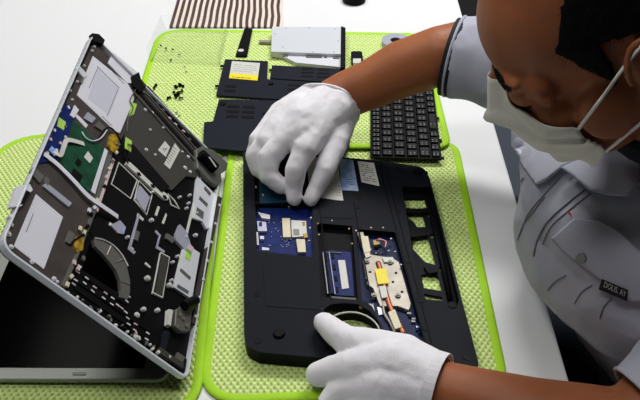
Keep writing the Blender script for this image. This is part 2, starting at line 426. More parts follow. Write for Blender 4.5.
# keyboard-support ribs
for q in ([(138, 214), (140, 215), (131, 248), (136, 252), (134, 254), (128, 249)], [(138, 213), (144, 219), (143, 221), (137, 216)], [(158, 206), (160, 207), (157, 216), (155, 215)], [(166, 213), (167, 215), (164, 224), (162, 223)],
          [(156, 230), (161, 235), (158, 246), (165, 251), (164, 253), (156, 248), (159, 236), (155, 232)], [(146, 262), (151, 267), (150, 268), (145, 264)], [(110, 222), (122, 231), (121, 233), (109, 225)], [(131, 246), (134, 249), (133, 251), (130, 248)]):
    BP('deck_rib', q, c, -.0128, M['paper'] if len(q) == 4 else M['lilac'])
BP('deck_pad', [(136, 230), (140, 232), (138, 241), (134, 239)], c, -.010, M['grey'])
BP('deck_pad', [(111, 225), (120, 220), (126, 227), (124, 234), (118, 233)], c, -.011, M['lilac'])
BP('deck_pad', [(122, 226), (125, 229), (124, 233), (122, 232)], -.011, -.0105, M['blue'])
BP('long_bracket', [(162, 253), (169, 257), (168, 265), (163, 290), (162, 297), (155, 294)], c, -.010, M['olive'])
frame([(161, 252), (170, 257), (163, 298), (153, 293)], 1.0, M['paper'], -.0095)
BP('deck_pad', [(167, 233), (175, 238), (173, 243), (166, 238)], c, -.009, M['grey'])
BP('metal_tab', [(180, 224), (187, 232), (192, 248), (191, 256), (176, 240), (176, 234)], c, -.007, M['lilac'], .0008)
frame([(168, 193), (175, 200), (180, 209), (171, 205)], 1.0, M['paper'], -.0125)
# rear connector columns
BP('rear_panel', [(197, 176), (215, 194), (211, 226), (207, 229), (202, 221), (193, 218)], c, -.008, M['silver'], .0006)
BP('rear_panel', [(185, 243), (200, 253), (192, 299), (174, 287)], c, -.008, M['silver'], .0006)
for q in ([(200, 196), (208, 204), (207, 207), (199, 199)], [(181, 268), (191, 277), (190, 280), (180, 271)], [(197, 207), (204, 212), (203, 219), (196, 214)], [(178, 284), (189, 291), (188, 294), (177, 287)], [(205, 186), (211, 193), (210, 196), (204, 189)]):
    BP('panel_slot', q, -.008, -.0072, M['grey'])
BP('panel_sticker', [(187, 249), (192, 252), (190, 261), (185, 257)], -.008, -.0070, M['lime'])
BP('panel_sticker', [(189, 243), (194, 248), (192, 252), (187, 248)], -.008, -.0068, M['pink'])
BP('rear_rail', [(200, 176), (201.5, 177), (175, 288), (173.5, 287)], c, -.010, M['paper'])
BP('rear_wall', [(219, 196), (222, 198), (196, 325), (192, 322)], -.020, -.001, M['brown'])
for i in range(7):
    x = 219-i*4.0; y = 205+i*18.5
    bm = bmesh.new(); BB(bm, x+1, y, .004, .003, -.002, .002); obj('wall_clip', bm, M['silver'], lap)
# hinges
def hinge(poly, ca, cb, r, hl=None):
    h = BP('hinge', poly, -.012, .003, M['grey'], .002, bevel=.001)
    b1 = cyl(bmesh.new(), B(*ca, .006), B(*cb, .006), r); o1 = obj('hinge_barrel', b1, M['blackd'], h, smooth=False, bevel=.001)
    if hl:
        obj('barrel_highlight', tube(bmesh.new(), [B(*hl[0], .006+r), B(*hl[1], .006+r)], .0012, 5), M['paper'], h)  # highlight on the black barrel, painted as a pale strip
    return h
hinge([(196, 149), (203, 146), (214, 150), (228, 163), (227, 170), (221, 173), (222, 182), (217, 186), (209, 180), (198, 168)], (200, 154), (215, 169), .0085, [(209, 157), (216, 167)])
hinge([(176, 309), (182, 306), (187, 299), (196, 297), (197, 303), (192, 312), (190, 331), (181, 331), (175, 326)], (184, 306), (196, 300), .006)
for q in ((180, 314), (184, 318), (178, 326), (187, 325)):
    obj('hinge_screw', cyl(bmesh.new(), B(*q, .003), B(*q, .0045), .0018, n=10), M['steel'], lap)
BP('hinge_spring', [(169, 309), (173, 310), (171, 326), (168, 324)], -.012, .0, M['paper'])
# near side: memory and port row
BP('port_row', [(62, 288), (82, 270), (104, 284), (130, 300), (128, 306), (170, 345), (190, 362), (184, 374), (175, 366)], c, -.010, M['blackd'])
for (a, b2) in (((84, 274), (128, 303)), ((80, 281), (152, 331)), ((76, 287), (170, 352))):
    a = V(a); b2 = V(b2); d = (b2-a).normalized(); n = V((-d.y, d.x))*2.6
    BP('slot_cover', [a-n, b2-n, b2+n, a+n], c, -.0075, M['blackd'], .0008)
for q in ((76, 280), (78, 272), (74, 284), (87, 278), (85, 283), (95, 287), (93, 291), (106, 293), (104, 298), (113, 298), (112, 304), (80, 266), (118, 305), (128, 318), (129, 324), (136, 324), (135, 330), (148, 333), (147, 339), (126, 312), (129, 296), (127, 301), (122, 308)):
    bm = bmesh.new(); BB(bm, *q, .0016, .0046, -.008, -.0062, random.uniform(-.1, .1)); obj('slot_clip', bm, random.choice((M['pink'], M['white'], M['pink'], M['white'])), lap)
for i in range(46):
    s = (i+.5)/46; x = 62+s*118+random.uniform(-1, 2.5); y = 290+s*76-random.uniform(0, 5)
    bm = bmesh.new(); BB(bm, x, y, random.uniform(.0015, .0045), random.uniform(.0015, .003), -.010, random.uniform(-.006, -.002), random.uniform(-.5, .5)); obj('edge_component', bm, random.choice((M['grey'], M['paper'], M['grey'], M['blackd'], M['blackd'])), lap, bevel=.0004)
BP('port_block', [(165, 330), (170, 332), (166, 350), (160, 348)], c, -.006, M['navy'])
BP('port_block', [(178, 352), (185, 357), (183, 362), (176, 358)], c, -.004, M['grey'])
BP('corner_bracket', [(160, 347), (184, 363), (183, 368), (158, 352)], c, -.003, M['olive'])
# screws all over
SC = [(96, 43, 1), (94, 47, 1), (92, 51, 1), (101, 42, 1), (84, 66, 1), (77, 82, 1), (70, 91, 1), (72, 100, 1), (11, 217, 2), (11, 225, 2), (8, 234, 3), (11, 247, 2), (32, 262, 2), (54, 279, 2), (57, 282, 1),
      (145, 110, 2), (152, 113, 2), (146, 150, 2), (155, 155, 1), (182, 152, 1), (188, 157, 2), (185, 168, 3), (190, 172, 2), (152, 220, 2), (148, 278, 3), (178, 256, 1), (173, 262, 1), (172, 280, 1), (196, 235, 2), (197, 213, 1), (187, 208, 1), (189, 203, 1), (190, 195, 1),
      (128, 237, 1), (137, 315, 3), (144, 309, 2), (158, 310, 2), (153, 192, 1), (163, 128, 1), (150, 130, 1), (180, 197, 1), (170, 285, 3), (186, 237, 1), (136, 337, 3), (20, 190, 2), (26, 187, 2)]
for x, y, k in SC:
    r = .0011+.0007*k; p = B(x, y, -.0042)
    bm = cyl(bmesh.new(), p-WW*.004, p+WW*.001, r, n=12); cyl(bm, p+WW*.001, p+WW*.002, r*.6, n=8)
    obj('screw', bm, M['white'] if k < 3 else M['paper'], lap, smooth=False)
BP('corner_cap', [(92, 33), (99, 34), (105, 40), (103, 45), (98, 42), (94, 42)], -.012, .001, M['blackd'], .001)
BP('side_latch', [(132, 76), (139, 72), (141, 79), (147, 86), (140, 92), (134, 86)], -.012, .0, M['blackd'], .001)
BP('side_latch', [(17, 186), (30, 184), (33, 190), (26, 196), (22, 206), (10, 207)], -.012, -.001, M['white'], .001)
BP('side_latch', [(26, 190), (30, 192), (25, 203), (21, 204)], -.001, .0005, M['blackd'])
BP('shell_tab', [(76, 68), (79, 65), (87, 74), (84, 78)], -.012, -.004, M['silver'])
# lid lying on the mat
LZ = MT+.0015
q0 = V((*G(167, 380, LZ+.007).xy, 0)); 
uh = U; lw = .247; ll = (P1-P2).length
def LP(a, b, z): return V((*(q0+uh*a+NL*b).xy, z))
bm = prism(bmesh.new(), rnd([LP(0, -.0, LZ), LP(ll, 0, LZ), LP(ll, lw, LZ), LP(0, lw, LZ)], .014), V((0, 0, .007)))
lid = obj('lid', bm, M['bezel'], lap, bevel=.0025, seg=3)
bm = prism(bmesh.new(), rnd([LP(.016, .028, LZ+.007), LP(ll-.016, .028, LZ+.007), LP(ll-.016, lw-.018, LZ+.007), LP(.016, lw-.018, LZ+.007)], .002), V((0, 0, .0006)))
obj('screen', bm, M['screen'], lid)
bm = prism(bmesh.new(), rnd([LP(.006, .090, LZ+.007), LP(.0095, .090, LZ+.007), LP(.0095, .105, LZ+.007), LP(.006, .105, LZ+.007)], .0015), V((0, 0, .001)))
obj('rubber_bumper', bm, M['grey'], lid)
# ------------------------------------------------ black laptop base, underside up
Z0 = MT; ZT = .0245
bl = thing('black_laptop_base', 'black laptop base lying underside up with open compartments, worked on by gloved hands', 'laptop', (G(350, 270, 0).x, G(350, 270, 0).y, Z0))
OUTL = [(243, 151), (330, 156), (383, 161), (423, 167), (429, 176), (479, 364), (476, 372), (258, 352), (247, 346), (244, 336)]
rr = [.004, .004, .02, .008, .008, .006, .006, .006, .006, .008]
bay = [(402, 186), (431, 186), (459, 300), (456, 309), (422, 309)]
pk1 = [(254, 172), (312, 172), (313, 257), (257, 251)]
pk2 = [(317, 223), (352, 226), (358, 300), (321, 297)]
fan = [(323, 318), (324, 309), (331, 304), (345, 303), (358, 304), (370, 311), (379, 322), (381, 337), (374, 346), (350, 350), (330, 344), (324, 331)]
pk3 = [(356, 229), (395, 232), (424, 338), (388, 338), (372, 306), (362, 300)]
def Z(name, pp, z0, z1, m, r=0, holes=(), bevel=0, parent=bl, label=None, smooth=False, zref=None):
    return obj(name, PZ(pp, z0, z1, r, holes, zref=zref), m, parent, bevel=bevel, label=label)
f = lambda q: V((*G(q[0], q[1], ZT).xy, .013))
pts = rnd([f(q) for q in OUTL], rr)
hz = [rnd([f(q) for q in h], .003, 3) for h in (bay, pk1, pk2, fan, pk3)]
obj('bottom_cover', prism(bmesh.new(), pts, V((0, 0, ZT-.013)), hz), M['black'], bl)
bm = prism(bmesh.new(), [V((p.x, p.y, Z0)) for p in pts], V((0, 0, .0084)), [])
# palm rest tray below, open under the bay and the fan
bm.free()
win = [[(404, 198), (424, 198), (427, 208), (418, 208.5), (406, 208)],
       [(406, 213), (422, 212.5), (426, 227), (417, 227), (414, 222), (408, 218)],
       [(413, 240), (419, 237), (428, 237), (436, 265), (425, 262), (413, 249)],
       [(421, 275), (431, 273), (438, 276), (442, 291), (424, 288)],
       [(424, 293.5), (442, 297), (442, 301), (425, 299)]]
def win_sq(x, y): return [(x-2, y-2), (x+1.6, y-2), (x+2.2, y+2), (x-1.4, y+2)]
wsq = [win_sq(x, y) for x, y in ((428.5, 215), (432, 236), (438, 251), (441, 269), (447, 291))]
g = lambda q, z: V((*G(q[0], q[1], ZT).xy, z))
tp = [V((p.x, p.y, Z0)) for p in pts]
tray_holes = [[g(q, Z0) for q in h] for h in ([(401, 165), (428, 165), (457, 306), (453, 312), (421, 312)], [(x, y-(9 if y < 325 else 0)) for x, y in fan])]
obj('keyboard_deck', prism(bmesh.new(), tp, V((0, 0, .0085)), tray_holes), M['blackd'], bl)
f2 = lambda q: V((*G(q[0], q[1], .0095).xy, .0071))
bo = [V((*(g(q, 0)+(g(q, 0)-g((427, 245), 0)).normalized()*.001).xy, .0071)) for q in bay]
obj('battery_bay', prism(bmesh.new(), bo, V((0, 0, .0024)), [[f2(q) for q in h] for h in win+wsq]), M['black'], bl)
# rib along the bay, cross ribs, hinge line
obj('bay_rod', tube(bmesh.new(), [V((*G(x, y, .012).xy, .0122)) for x, y in ((426, 191), (438, 245), (450, 300))], .0028, 8), M['blackd'], bl, smooth=True)
for q in ([(404, 209), (427, 209), (428, 212.5), (406, 212.5)], [(408, 229), (426, 229), (428, 235), (411, 237)], [(424, 266), (436, 267), (438, 272), (428, 273)]):
    Z('bay_rib', q, .0095, .0135, M['blackd'])
for a, b2 in (((379, 163), (427, 350)), ((384, 163), (434, 352)), ((318, 196), (331, 300)), ((354, 203), (372, 304))):
    bm = bmesh.new(); tube(bm, [V((*G(*a, ZT).xy, ZT)), V((*G(*b2, ZT).xy, ZT))], .0009, 6); obj('cover_ridge', bm, M['blackd'], bl)
for q in ([(319, 199), (352, 201), (353, 219), (321, 217)], [(404, 174), (423, 176), (428, 187), (403, 186)], [(262, 262), (318, 268), (322, 310), (266, 306)]):
    Z('cover_panel', q, ZT, ZT+.0006, M['black'], .002, bevel=.0003)
# circuit boards inside
Z('main_board', [(250, 208), (316, 208), (316, 262), (252, 258)], .0135, .015, M['pcbb'], zref=.015)
Z('main_board', [(315, 222), (356, 222), (362, 302), (318, 300)], .0135, .015, M['blackd'], zref=.015)
Z('main_board', [(355, 228), (400, 230), (428, 344), (384, 344), (360, 302)], .0135, .015, M['pcbn'], zref=.015)
Z('board_pocket', [(250, 168), (316, 168), (316, 209), (250, 209)], .0135, .014, M['blackd'], zref=.015)
# drive
Z('hard_drive_bay', [(257, 172), (306, 174), (308, 207), (258, 205)], .014, .0175, M['blackd'], .002)
Z('hard_drive', [(259, 176), (300, 178), (302, 201), (260, 203)], .0175, .0215, M['teal'], .002, bevel=.0006)
for x, y in ((263, 196), (256, 188), (289, 208), (311, 219), (310, 229), (309, 242), (318, 225), (319, 236), (332, 222), (349, 230), (371, 229), (383, 229), (391, 240), (395, 253), (401, 266), (356, 232), (352, 245)):
    obj('board_screw', cyl(bmesh.new(), G(x, y, .022), V((*G(x, y, .022).xy, .0247)), .0012, n=10), random.choice((M['steel'], M['cream'], M['tape'])), bl)
# wifi card and connectors
Z('card_socket', [(282, 218), (290, 218), (291, 237), (283, 237)], .015, .0195, M['cream'], .0005, bevel=.0004)
wc = Z('wireless_card', [(291, 220), (306, 221), (307, 236), (292, 237)], .015, .018, M['paper'], .0005)
obj('card_print', PZ([(293, 229), (299, 229), (299.5, 235), (293.5, 235)], .018, .0184), M['grey'], wc)
obj('card_contact', PZ([(303, 234), (307, 233), (308, 237), (304, 238)], .018, .0192), M['tape'], wc)
obj('card_contact', PZ([(302, 222), (305, 222), (305, 225), (303, 226)], .018, .0186), M['tape'], wc)
Z('ribbon_socket', [(296, 239), (305, 239), (306, 252), (298, 252)], .015, .0195, M['cream'], .0005, bevel=.0004)
for q, m in (([(258, 212), (270, 215), (270, 219), (262, 218)], 'white'), ([(257, 221), (266, 222), (267, 231), (258, 231)], 'lilac'), ([(260, 236), (264, 236), (264, 239), (260, 239)], 'white'), ([(262, 247), (269, 248), (269, 250), (262, 250)], 'white'),
             ([(256, 232), (258, 232), (259, 245), (257, 245)], 'white'), ([(259, 222), (262, 222), (262, 226), (259, 226)], 'pcbb')):
    Z('board_connector', q, .015, .019 if m != 'pcbb' else .0195, M[m], .0003)
bm = bmesh.new()
for i in range(26):
    p = G(random.uniform(268, 294), random.uniform(222, 250), .0155); box(bm, (p.x, p.y, .0155), (.0013, .0009, .001))
obj('tiny_components', bm, M['lilac'], bl)['kind'] = 'stuff'
# memory modules
for i, q in enumerate(([(322, 252), (328, 252), (334, 293), (327, 293)], [(329, 250), (351, 252), (354, 296), (335, 295)])):
    mm = Z('memory_module', q, .015, .0185+.002*i, M['pcbb'])
    a = V(q[0]); b2 = V(q[3]); n = 4 if i else 3
    for j in range(n):
        s = (j+.5)/n; c0 = a.lerp(b2, s)
        obj('memory_chip', PZ([(c0.x+1.5, c0.y-2.6), (c0.x+4, c0.y-2.5), (c0.x+4.6, c0.y+2.5), (c0.x+2.1, c0.y+2.5)], .0185+.002*i, .0198+.002*i), M['blackd'], mm)
    if i: obj('memory_label', PZ([(338, 260), (345, 260), (349, 288), (342, 289)], .0205, .0212), M['paper'], mm)
obj('memory_clip', tube(bmesh.new(), [G(323, 253, .021), G(328, 294, .021)], .0007, 5), M['paper'], bl)
obj('memory_clip', tube(bmesh.new(), [G(329, 252, .022), G(335, 294, .022)], .0006, 5), M['lilac'], bl)
obj('memory_clip', tube(bmesh.new(), [G(323, 252, .021), G(341, 253, .022)], .0007, 5), M['steel'], bl)
# heat sink
hs = Z('heat_sink', [(363, 260), (368, 254), (393, 258), (399, 262), (411, 304), (409, 310), (398, 306), (380, 306), (373, 288), (367, 284)], .015, .020, M['steel'], .001, bevel=.0005, zref=.02)
Z('cooler_plate', [(357, 232), (363, 232), (371, 256), (366, 258)], .015, .0215, M['steel'], .0005)
Z('metal_shield', [(361, 236), (368, 236), (371, 251), (364, 253)], .015, .022, M['cream'], .0005, bevel=.0006)
Z('pale_tab', [(382, 257), (393, 257), (394, 262), (384, 262)], .018, .022, M['paper'], .0005)
pth = smoothpath([V((*G(x, y, .021).xy, .0212)) for x, y in ((378, 262), (381, 272), (385, 290), (390, 306), (397, 320), (404, 334))], 5)
obj('heat_pipe', tube(bmesh.new(), pth, .0032, 10, flat=.5), M['copper'], bl, smooth=True)
pth = smoothpath([V((*G(x, y, .02).xy, .0195)) for x, y in ((383, 300), (384, 312), (390, 322), (396, 334))], 5)
obj('heat_pipe', tube(bmesh.new(), pth, .0017, 8, flat=.6), M['steel'], bl, smooth=True)
Z('pump_label', [(375, 269), (386, 268), (389, 283), (378, 284)], .0225, .0236, M['yellow'])
Z('pipe_label', [(379, 286), (386, 286), (388, 297), (382, 298)], .0225, .0236, M['paper'])
Z('duct_block', [(388, 312), (395, 309), (402, 327), (395, 329)], .02, .0238, M['cream'], .0008, bevel=.0006)
for x, y in ((367, 262), (390, 263), (374, 296), (398, 296)):
    bm = cyl(bmesh.new(), G(x, y, .020), V((*G(x, y, .02).xy, .0222)), .0034, n=16); cyl(bm, V((*G(x, y, .02).xy, .0222)), V((*G(x, y, .02).xy, .0235)), .0018, n=10)
    obj('spring_screw', bm, M['grey'], bl)
for x, y in ((370, 272), (396, 273), (371, 290), (402, 292), (393, 282), (367, 280)):
    obj('sink_hole', cyl(bmesh.new(), V((*G(x, y, .02).xy, .0196)), V((*G(x, y, .02).xy, .0203)), .0018, n=12), M['blackd'], bl)
for k, m in enumerate(('red', 'red', 'pink')):
    pth = smoothpath([V((*G(x, y, .022).xy, .021+.001*k)) for x, y in ((376+k, 240), (380, 238+k), (384+k, 242), (387-k, 246+k))], 4)
    obj('fan_wire', tube(bmesh.new(), pth, .0008, 6), M[m], bl, smooth=True)
Z('wire_plug', [(373, 240), (379, 239), (380, 244), (374, 245)], .015, .021, M['tape'])
for i in range(16):
    x = random.uniform(369, 388); y = random.uniform(246, 256); s = random.uniform(.6, 1.8)
    obj('board_component', PZ([(x, y), (x+s, y), (x+s, y+s*.8), (x, y+s*.8)], .015, .0165), random.choice((M['lilac'], M['grey'], M['pcbb'], M['blackd'])), bl)
for i in range(14):
    s = i/14; x = 398+s*22+random.uniform(-2, 2); y = 296+s*38
    obj('board_component', PZ([(x, y), (x+4, y), (x+4.3, y+1.6), (x+.3, y+1.6)], .015, .0175), random.choice((M['grey'], M['lilac'], M['pcbb'], M['blackd'])), bl)
# beside the fan opening
Z('main_board', [(320, 300), (330, 299), (380, 303), (386, 312), (396, 336), (388, 338), (379, 322), (368, 310), (354, 304), (338, 303), (326, 308)], .0135, .016, M['pcbn'])
Z('board_label', [(367, 304), (373, 303), (375, 313), (369, 313)], .015, .0185, M['paper'])
Z('board_label', [(377, 307), (381, 307), (383, 314), (379, 315)], .015, .018, M['lilac'])
def fanpt(an, k=1., z=.0215):
    c0 = G(351, 335, .02); return V((c0.x+.0335*k*math.cos(an), c0.y+.0335*k*1.0*math.sin(an), z))
obj('fan_rim', tube(bmesh.new(), [fanpt(math.radians(a)) for a in range(-20, 201, 6)], .0011, 6), M['paper'], bl, smooth=True)
obj('fan_wall', prism(bmesh.new(), [fanpt(math.radians(a), 1.03, .0075) for a in range(-60, 241, 6)]+[fanpt(math.radians(a), 1., .0075) for a in range(240, -61, -6)], V((0, 0, .0135))), M['blackd'], bl)
Z('speaker_bar', [(331, 296), (356, 298), (357, 302), (332, 300)], .015, .0205, M['olive'], .0006)
obj('board_screw', cyl(bmesh.new(), G(320, 309, .024), V((*G(320, 309, .024).xy, .0247)), .0024, n=12), M['cream'], bl)
obj('board_screw', cyl(bmesh.new(), G(361, 308, .02), V((*G(361, 308, .02).xy, .0225)), .0022, n=12), M['tape'], bl)
# stickers on the cover
def lines(name, quad, rows, m, parent, z, dens=.75, w=.0005):
    a, b2, c2, d2 = [V((*G(*q, z).xy, z)) for q in quad]; bm = bmesh.new()
    for i in range(rows):
        s = (i+.7)/(rows+.4); l = a.lerp(d2, s); r2 = b2.lerp(c2, s); x = .06
        while x < .9:
            e = min(.94, x+random.uniform(.04, .16))
            if random.random() < dens: 
                p = l.lerp(r2, x); q = l.lerp(r2, e); n = (d2-a).normalized()*w; prism(bm, [p-n, q-n, q+n, p+n], V((0, 0, .00012)))
            x = e+.03
    return obj(name, bm, m, parent)
s1 = Z('sticker', [(306, 156), (337, 159), (343.5, 201), (310, 196)], ZT, ZT+.0003, M['paper'])
lines('sticker_print', [(331, 161), (337, 161), (342, 198), (336, 197)], 12, M['grey'], s1, ZT+.0003)
lines('sticker_print', [(318, 172), (332, 174), (334, 186), (316, 184)], 4, M['ink'], s1, ZT+.0003)
s2 = Z('sticker', [(338.5, 158), (353, 160), (358.5, 191), (342, 190)], ZT, ZT+.0003, M['blue'])
lines('sticker_print', [(343, 164), (350, 164), (355, 186), (348, 186)], 9, M['ink'], s2, ZT+.0003, .6, .0006)
s3 = Z('sticker', [(357.5, 161), (374, 163), (379.5, 186), (361.5, 182)], ZT, ZT+.0003, M['paper'])
lines('sticker_print', [(359, 163), (373, 165), (378, 184), (363, 181)], 8, M['ink'], s3, ZT+.0003, .7, .0008)
# feet, screw wells
def well(x, y, r, m='blackd'):
    p = G(x, y, ZT); obj('screw_well', cyl(bmesh.new(), V((p.x, p.y, ZT-.001)), V((p.x, p.y, ZT+.0005)), r, n=18), M[m], bl)
for x, y, r in ((257, 294, .0042), (258, 341, .0044), (325, 349, .0042), (318, 207, .004), (357, 207, .004), (399, 168, .0045), (415, 183, .004), (359, 197, .005), (408, 261, .0045), (426, 328, .0045), (420, 300, .005), (466, 357, .004), (398, 212, .003), (452, 305, .005), (256, 203, .004)):
    well(x, y, r)
for x, y in ((279, 333), (418, 171)):
    p = G(x, y, ZT+.002); bm = cyl(bmesh.new(), V((p.x, p.y, ZT)), V((p.x, p.y, ZT+.0032)), .0072, .0062, n=24); obj('rubber_foot', bm, M['blackd'], bl, bevel=.0008)
Z('release_latch', [(464, 354), (469, 357), (470, 361), (465, 358)], ZT, ZT+.0006, M['navy'])
obj('hinge_stub', box(bmesh.new(), G(261, 360, .010)+V((0, .002, 0)), (.004, .006, .010)), M['blackd'], bl)

# ------------------------------------------------ loose parts on the back mat
def loose(name, cat, label, pp, h, m, r=.001, group=None, lift=0, holes=(), bevel=.0006, py=None):
    ys = sum(q[1] for q in pp)/len(pp); z0 = bz(max(q[1] for q in pp))+lift
    c = G(sum(q[0] for q in pp)/len(pp), ys, z0)
    o = obj(name, PZ(pp, z0, z0+h, r, holes), m, origin=(c.x, c.y, z0), bevel=bevel)
    tag(o, label, cat, group); o['_z'] = z0+h; del o['_z']
    return o, z0+h
pa, za = loose('plastic_hatch', 'laptop part', 'black laptop cover panel carrying a grey and yellow warning label', [(225, 59), (268, 61), (267, 79), (345, 84), (343, 103), (216, 95)], .004, M['navy'], [.002, .002, .003, .002, .002, .003], py=95)
w = obj('warning_label', PZ([(232, 61), (260, 63), (257.5, 80.5), (229, 78)], za, za+.0003), M['paper'], pa)
obj('label_band', PZ([(230, 73), (258.3, 75.3), (257.5, 80.5), (229, 78)], za+.0003, za+.0006), M['yellow'], pa)
w2 = lines('label_print', [(233, 63), (259, 65), (257.5, 74), (231, 72)], 4, M['grey'], pa, za+.0004, .9, .0004)
lines('label_print', [(231, 76), (257, 78), (257, 79.5), (230, 77.5)], 1, M['ink'], pa, za+.0007, .6, .0008)
def vents(parent, z, x0, y0, nx, ny, dx, dy, wx, sx=0, wy=2.2):
    for i in range(nx):
        for j in range(ny):
            x = x0+i*dx+j*sx; y = y0+j*dy+i*dx*.04
            obj('vent_slot', PZ([(x, y), (x+wx, y+.5), (x+wx-.4, y+wy+.5), (x-.4, y+wy)], z, z+.0003, .0004), M['blackd'], parent)
vents(pa, za, 225.5, 85, 1, 2, 0, 4.5, 11, -.8); vents(pa, za, 288, 84, 3, 4, 15, 4.2, 12, -.6, 1.8)
p = G(271, 84, za); obj('screw_post', cyl(bmesh.new(), V((p.x, p.y, za)), V((p.x, p.y, za+.002)), .0048, .0038, n=18), M['blackd'], pa)
for x, y in ((222, 66), (217, 86)):
    p = G(x, y, za-.002); obj('snap_tab', box(bmesh.new(), (p.x, p.y, za-.002), (.006, .005, .002)), M['blackd'], pa)
pb, zb_ = loose('plastic_hatch', 'laptop part', 'narrow black vented cover panel just in front of the silver optical drive', [(272, 65), (346, 69), (345, 83), (270, 78)], .0035, M['navy'], .0015, py=74)
vents(pb, zb_, 302, 68, 2, 3, 16, 3.6, 12, -.3, 1.6)
obj('snap_tab', box(bmesh.new(), G(271, 70, zb_-.002)+V((-.001, 0, 0)), (.005, .004, .002)), M['blackd'], pb)
pc, zc = loose('plastic_hatch', 'laptop part', 'large black vented cover panel tucked under the wrist of the upper gloved hand', [(219, 99), (300, 101), (350, 108), (352, 125), (349, 147), (342, 155.5), (300, 153), (253, 151), (203, 147), (204, 122), (213, 121)], .005, M['navy'], [.002]+[.001]*10, py=150)
vents(pc, zc, 227.5, 105, 2, 3, 15.5, 5, 12.5, -.7, 2.6)
obj('raised_step', PZ([(205, 123), (243, 125), (243, 151), (203, 147)], zc, zc+.0006, .001), M['navy'], pc)
for x, y, r in ((223, 104, .0055), (264, 114, .003)):
    p = G(x, y, zc); obj('screw_post', cyl(bmesh.new(), V((p.x, p.y, zc)), V((p.x, p.y, zc+.0012)), r, n=18), M['blackd'], pc)
# optical drive
od = thing('optical_drive', 'silver slim optical disc drive with black front bezel at its right end', 'disc drive', G(307, 45, bz(45)))
z0 = bz(68)
obj('drive_housing', PZ([(272, 26.5), (341, 27), (341, 54), (271, 51.5)], z0+.001, z0+.0125, .001), M['silver'], od, bevel=.0006)
obj('tray', PZ([(274, 49), (341, 51), (341, 67), (296, 62.5), (283, 56), (272, 54)], z0, z0+.006, .0008), M['white'], od, bevel=.0004)
obj('front_bezel', PZ([(341, 26), (345.5, 27.5), (345.5, 68), (340.5, 67.5)], z0, z0+.0135, .001), M['blackd'], od, bevel=.0008)
for x, y, w_, h_ in ((283, 54.6, 5, 1.3), (306, 55.6, 16, 1.6), (333, 56.6, 6, 1.6), (324, 56.3, 3, 1)):
    obj('drive_connector', PZ([(x, y), (x+w_, y+.3), (x+w_, y+h_+.3), (x, y+h_)], z0+.004, z0+.0072), M['grey'], od)
for x, y in ((275, 34), (283, 47), (309, 27.8), (335, 29), (338, 41), (334, 52), (313, 52), (286, 28)):
    p = G(x, y, z0+.0125); obj('rivet', cyl(bmesh.new(), p-V((0, 0, .001)), p+V((0, 0, .0004)), .0011, n=10), M['grey'], od)
obj('pull_strip', PZ([(259, 40), (272, 40.5), (272, 42.5), (259, 42)], z0, z0+.003), M['steel'], od)
# small key shaped cover
k1, zk = loose('plastic_strip', 'laptop part', 'small black elongated cap with a round white dot at its near end', [(244.5, 28), (252.5, 28), (247, 55.5), (235.5, 55)], .004, M['blackd'], [.002, .002, .003, .003], py=45)
p = G(241, 50.5, zk); obj('white_dot', cyl(bmesh.new(), V((p.x, p.y, zk)), V((p.x, p.y, zk+.0006)), .0052, n=20), M['paper'], k1)
k2, zk = loose('plastic_block', 'laptop part', 'short black block with a white patch between drive and forearm', [(351, 51), (362, 51), (363.5, 62), (351.5, 62)], .008, M['blackd'], [.004, .004, .002, .002], py=56)
obj('white_dot', PZ([(353, 58.5), (361, 58.5), (361, 63), (353, 63)], zk-.007, zk+.0003), M['paper'], k2)
# roll of tape / ring
p = G(396, 40, bz(39)+.008); bm = bmesh.new(); n = 40
a = [p+V((.026*math.cos(2*PI*i/n), .026*math.sin(2*PI*i/n), -.008)) for i in range(n)]; b2 = [p+V((.010*math.cos(2*PI*i/n), .010*math.sin(2*PI*i/n), -.008)) for i in range(n)]
rg = obj('metal_ring', prism(bm, a, V((0, 0, .008)), [b2]), M['lilac'], origin=(p.x, p.y, bz(39)), bevel=.0015); tag(rg, 'pale metal ring with a dark centre, half behind the raised forearm', 'ring')
obj('ring_core', cyl(bmesh.new(), p-V((0, 0, .008)), p-V((0, 0, .002)), .0098, n=30), M['blackd'], rg)
# black puck at the top edge
p = G(354, 1, .0)
bm = cyl(bmesh.new(), p, p+V((0, 0, .014)), .0235, .023, n=36); cyl(bm, p+V((0, 0, .014)), p+V((0, 0, .018)), .020, .012, n=36)
o = obj('round_base', bm, M['blackd'], origin=p, bevel=.002); tag(o, 'round black object on the bare white table behind the optical drive', 'dish')
# striped runner
rn = thing('striped_runner', 'brown and cream striped slatted runner behind the green mats', 'runner', (G(228, 14, 0).x, G(228, 14, 0).y, 0))
l0 = G(170, 27.5, 0); r0 = G(283, 28, 0); yt = 1.70
lx = G(178, 0, 0); rx = G(283, 0, 0)
def edge(s, y):
    a = l0.lerp(r0, s); b2 = lx.lerp(rx, s); k = (y-a.y)/(b2.y-a.y); q = a+(b2-a)*k
    q.x += .0012*math.sin(y*70+s*9)*s; return q
bm1 = bmesh.new(); bm2 = bmesh.new(); NS = 18
prev = None
for i in range(NS):
    for bmq, s0, s1, hh in ((bm1, i/NS, (i+.5)/NS, .0042), (bm2, (i+.5)/NS, (i+1)/NS, .0034)):
        pts = []; ysq = [l0.y-.004+(yt-l0.y)*j/14 for j in range(15)]
        lo = [edge(s0, y) for y in ysq]; hi = [edge(s1, y) for y in ysq]
        for j in range(14):
            q = [lo[j], hi[j], hi[j+1], lo[j+1]]; prism(bmq, [V((v.x, v.y, .0002)) for v in q], V((0, 0, hh)))
bmesh.ops.remove_doubles(bm1, verts=bm1.verts, dist=1e-6); bmesh.ops.remove_doubles(bm2, verts=bm2.verts, dist=1e-6)
obj('dark_slats', bm1, M['stripe_b'], rn); obj('cream_slats', bm2, M['stripe_w'], rn)
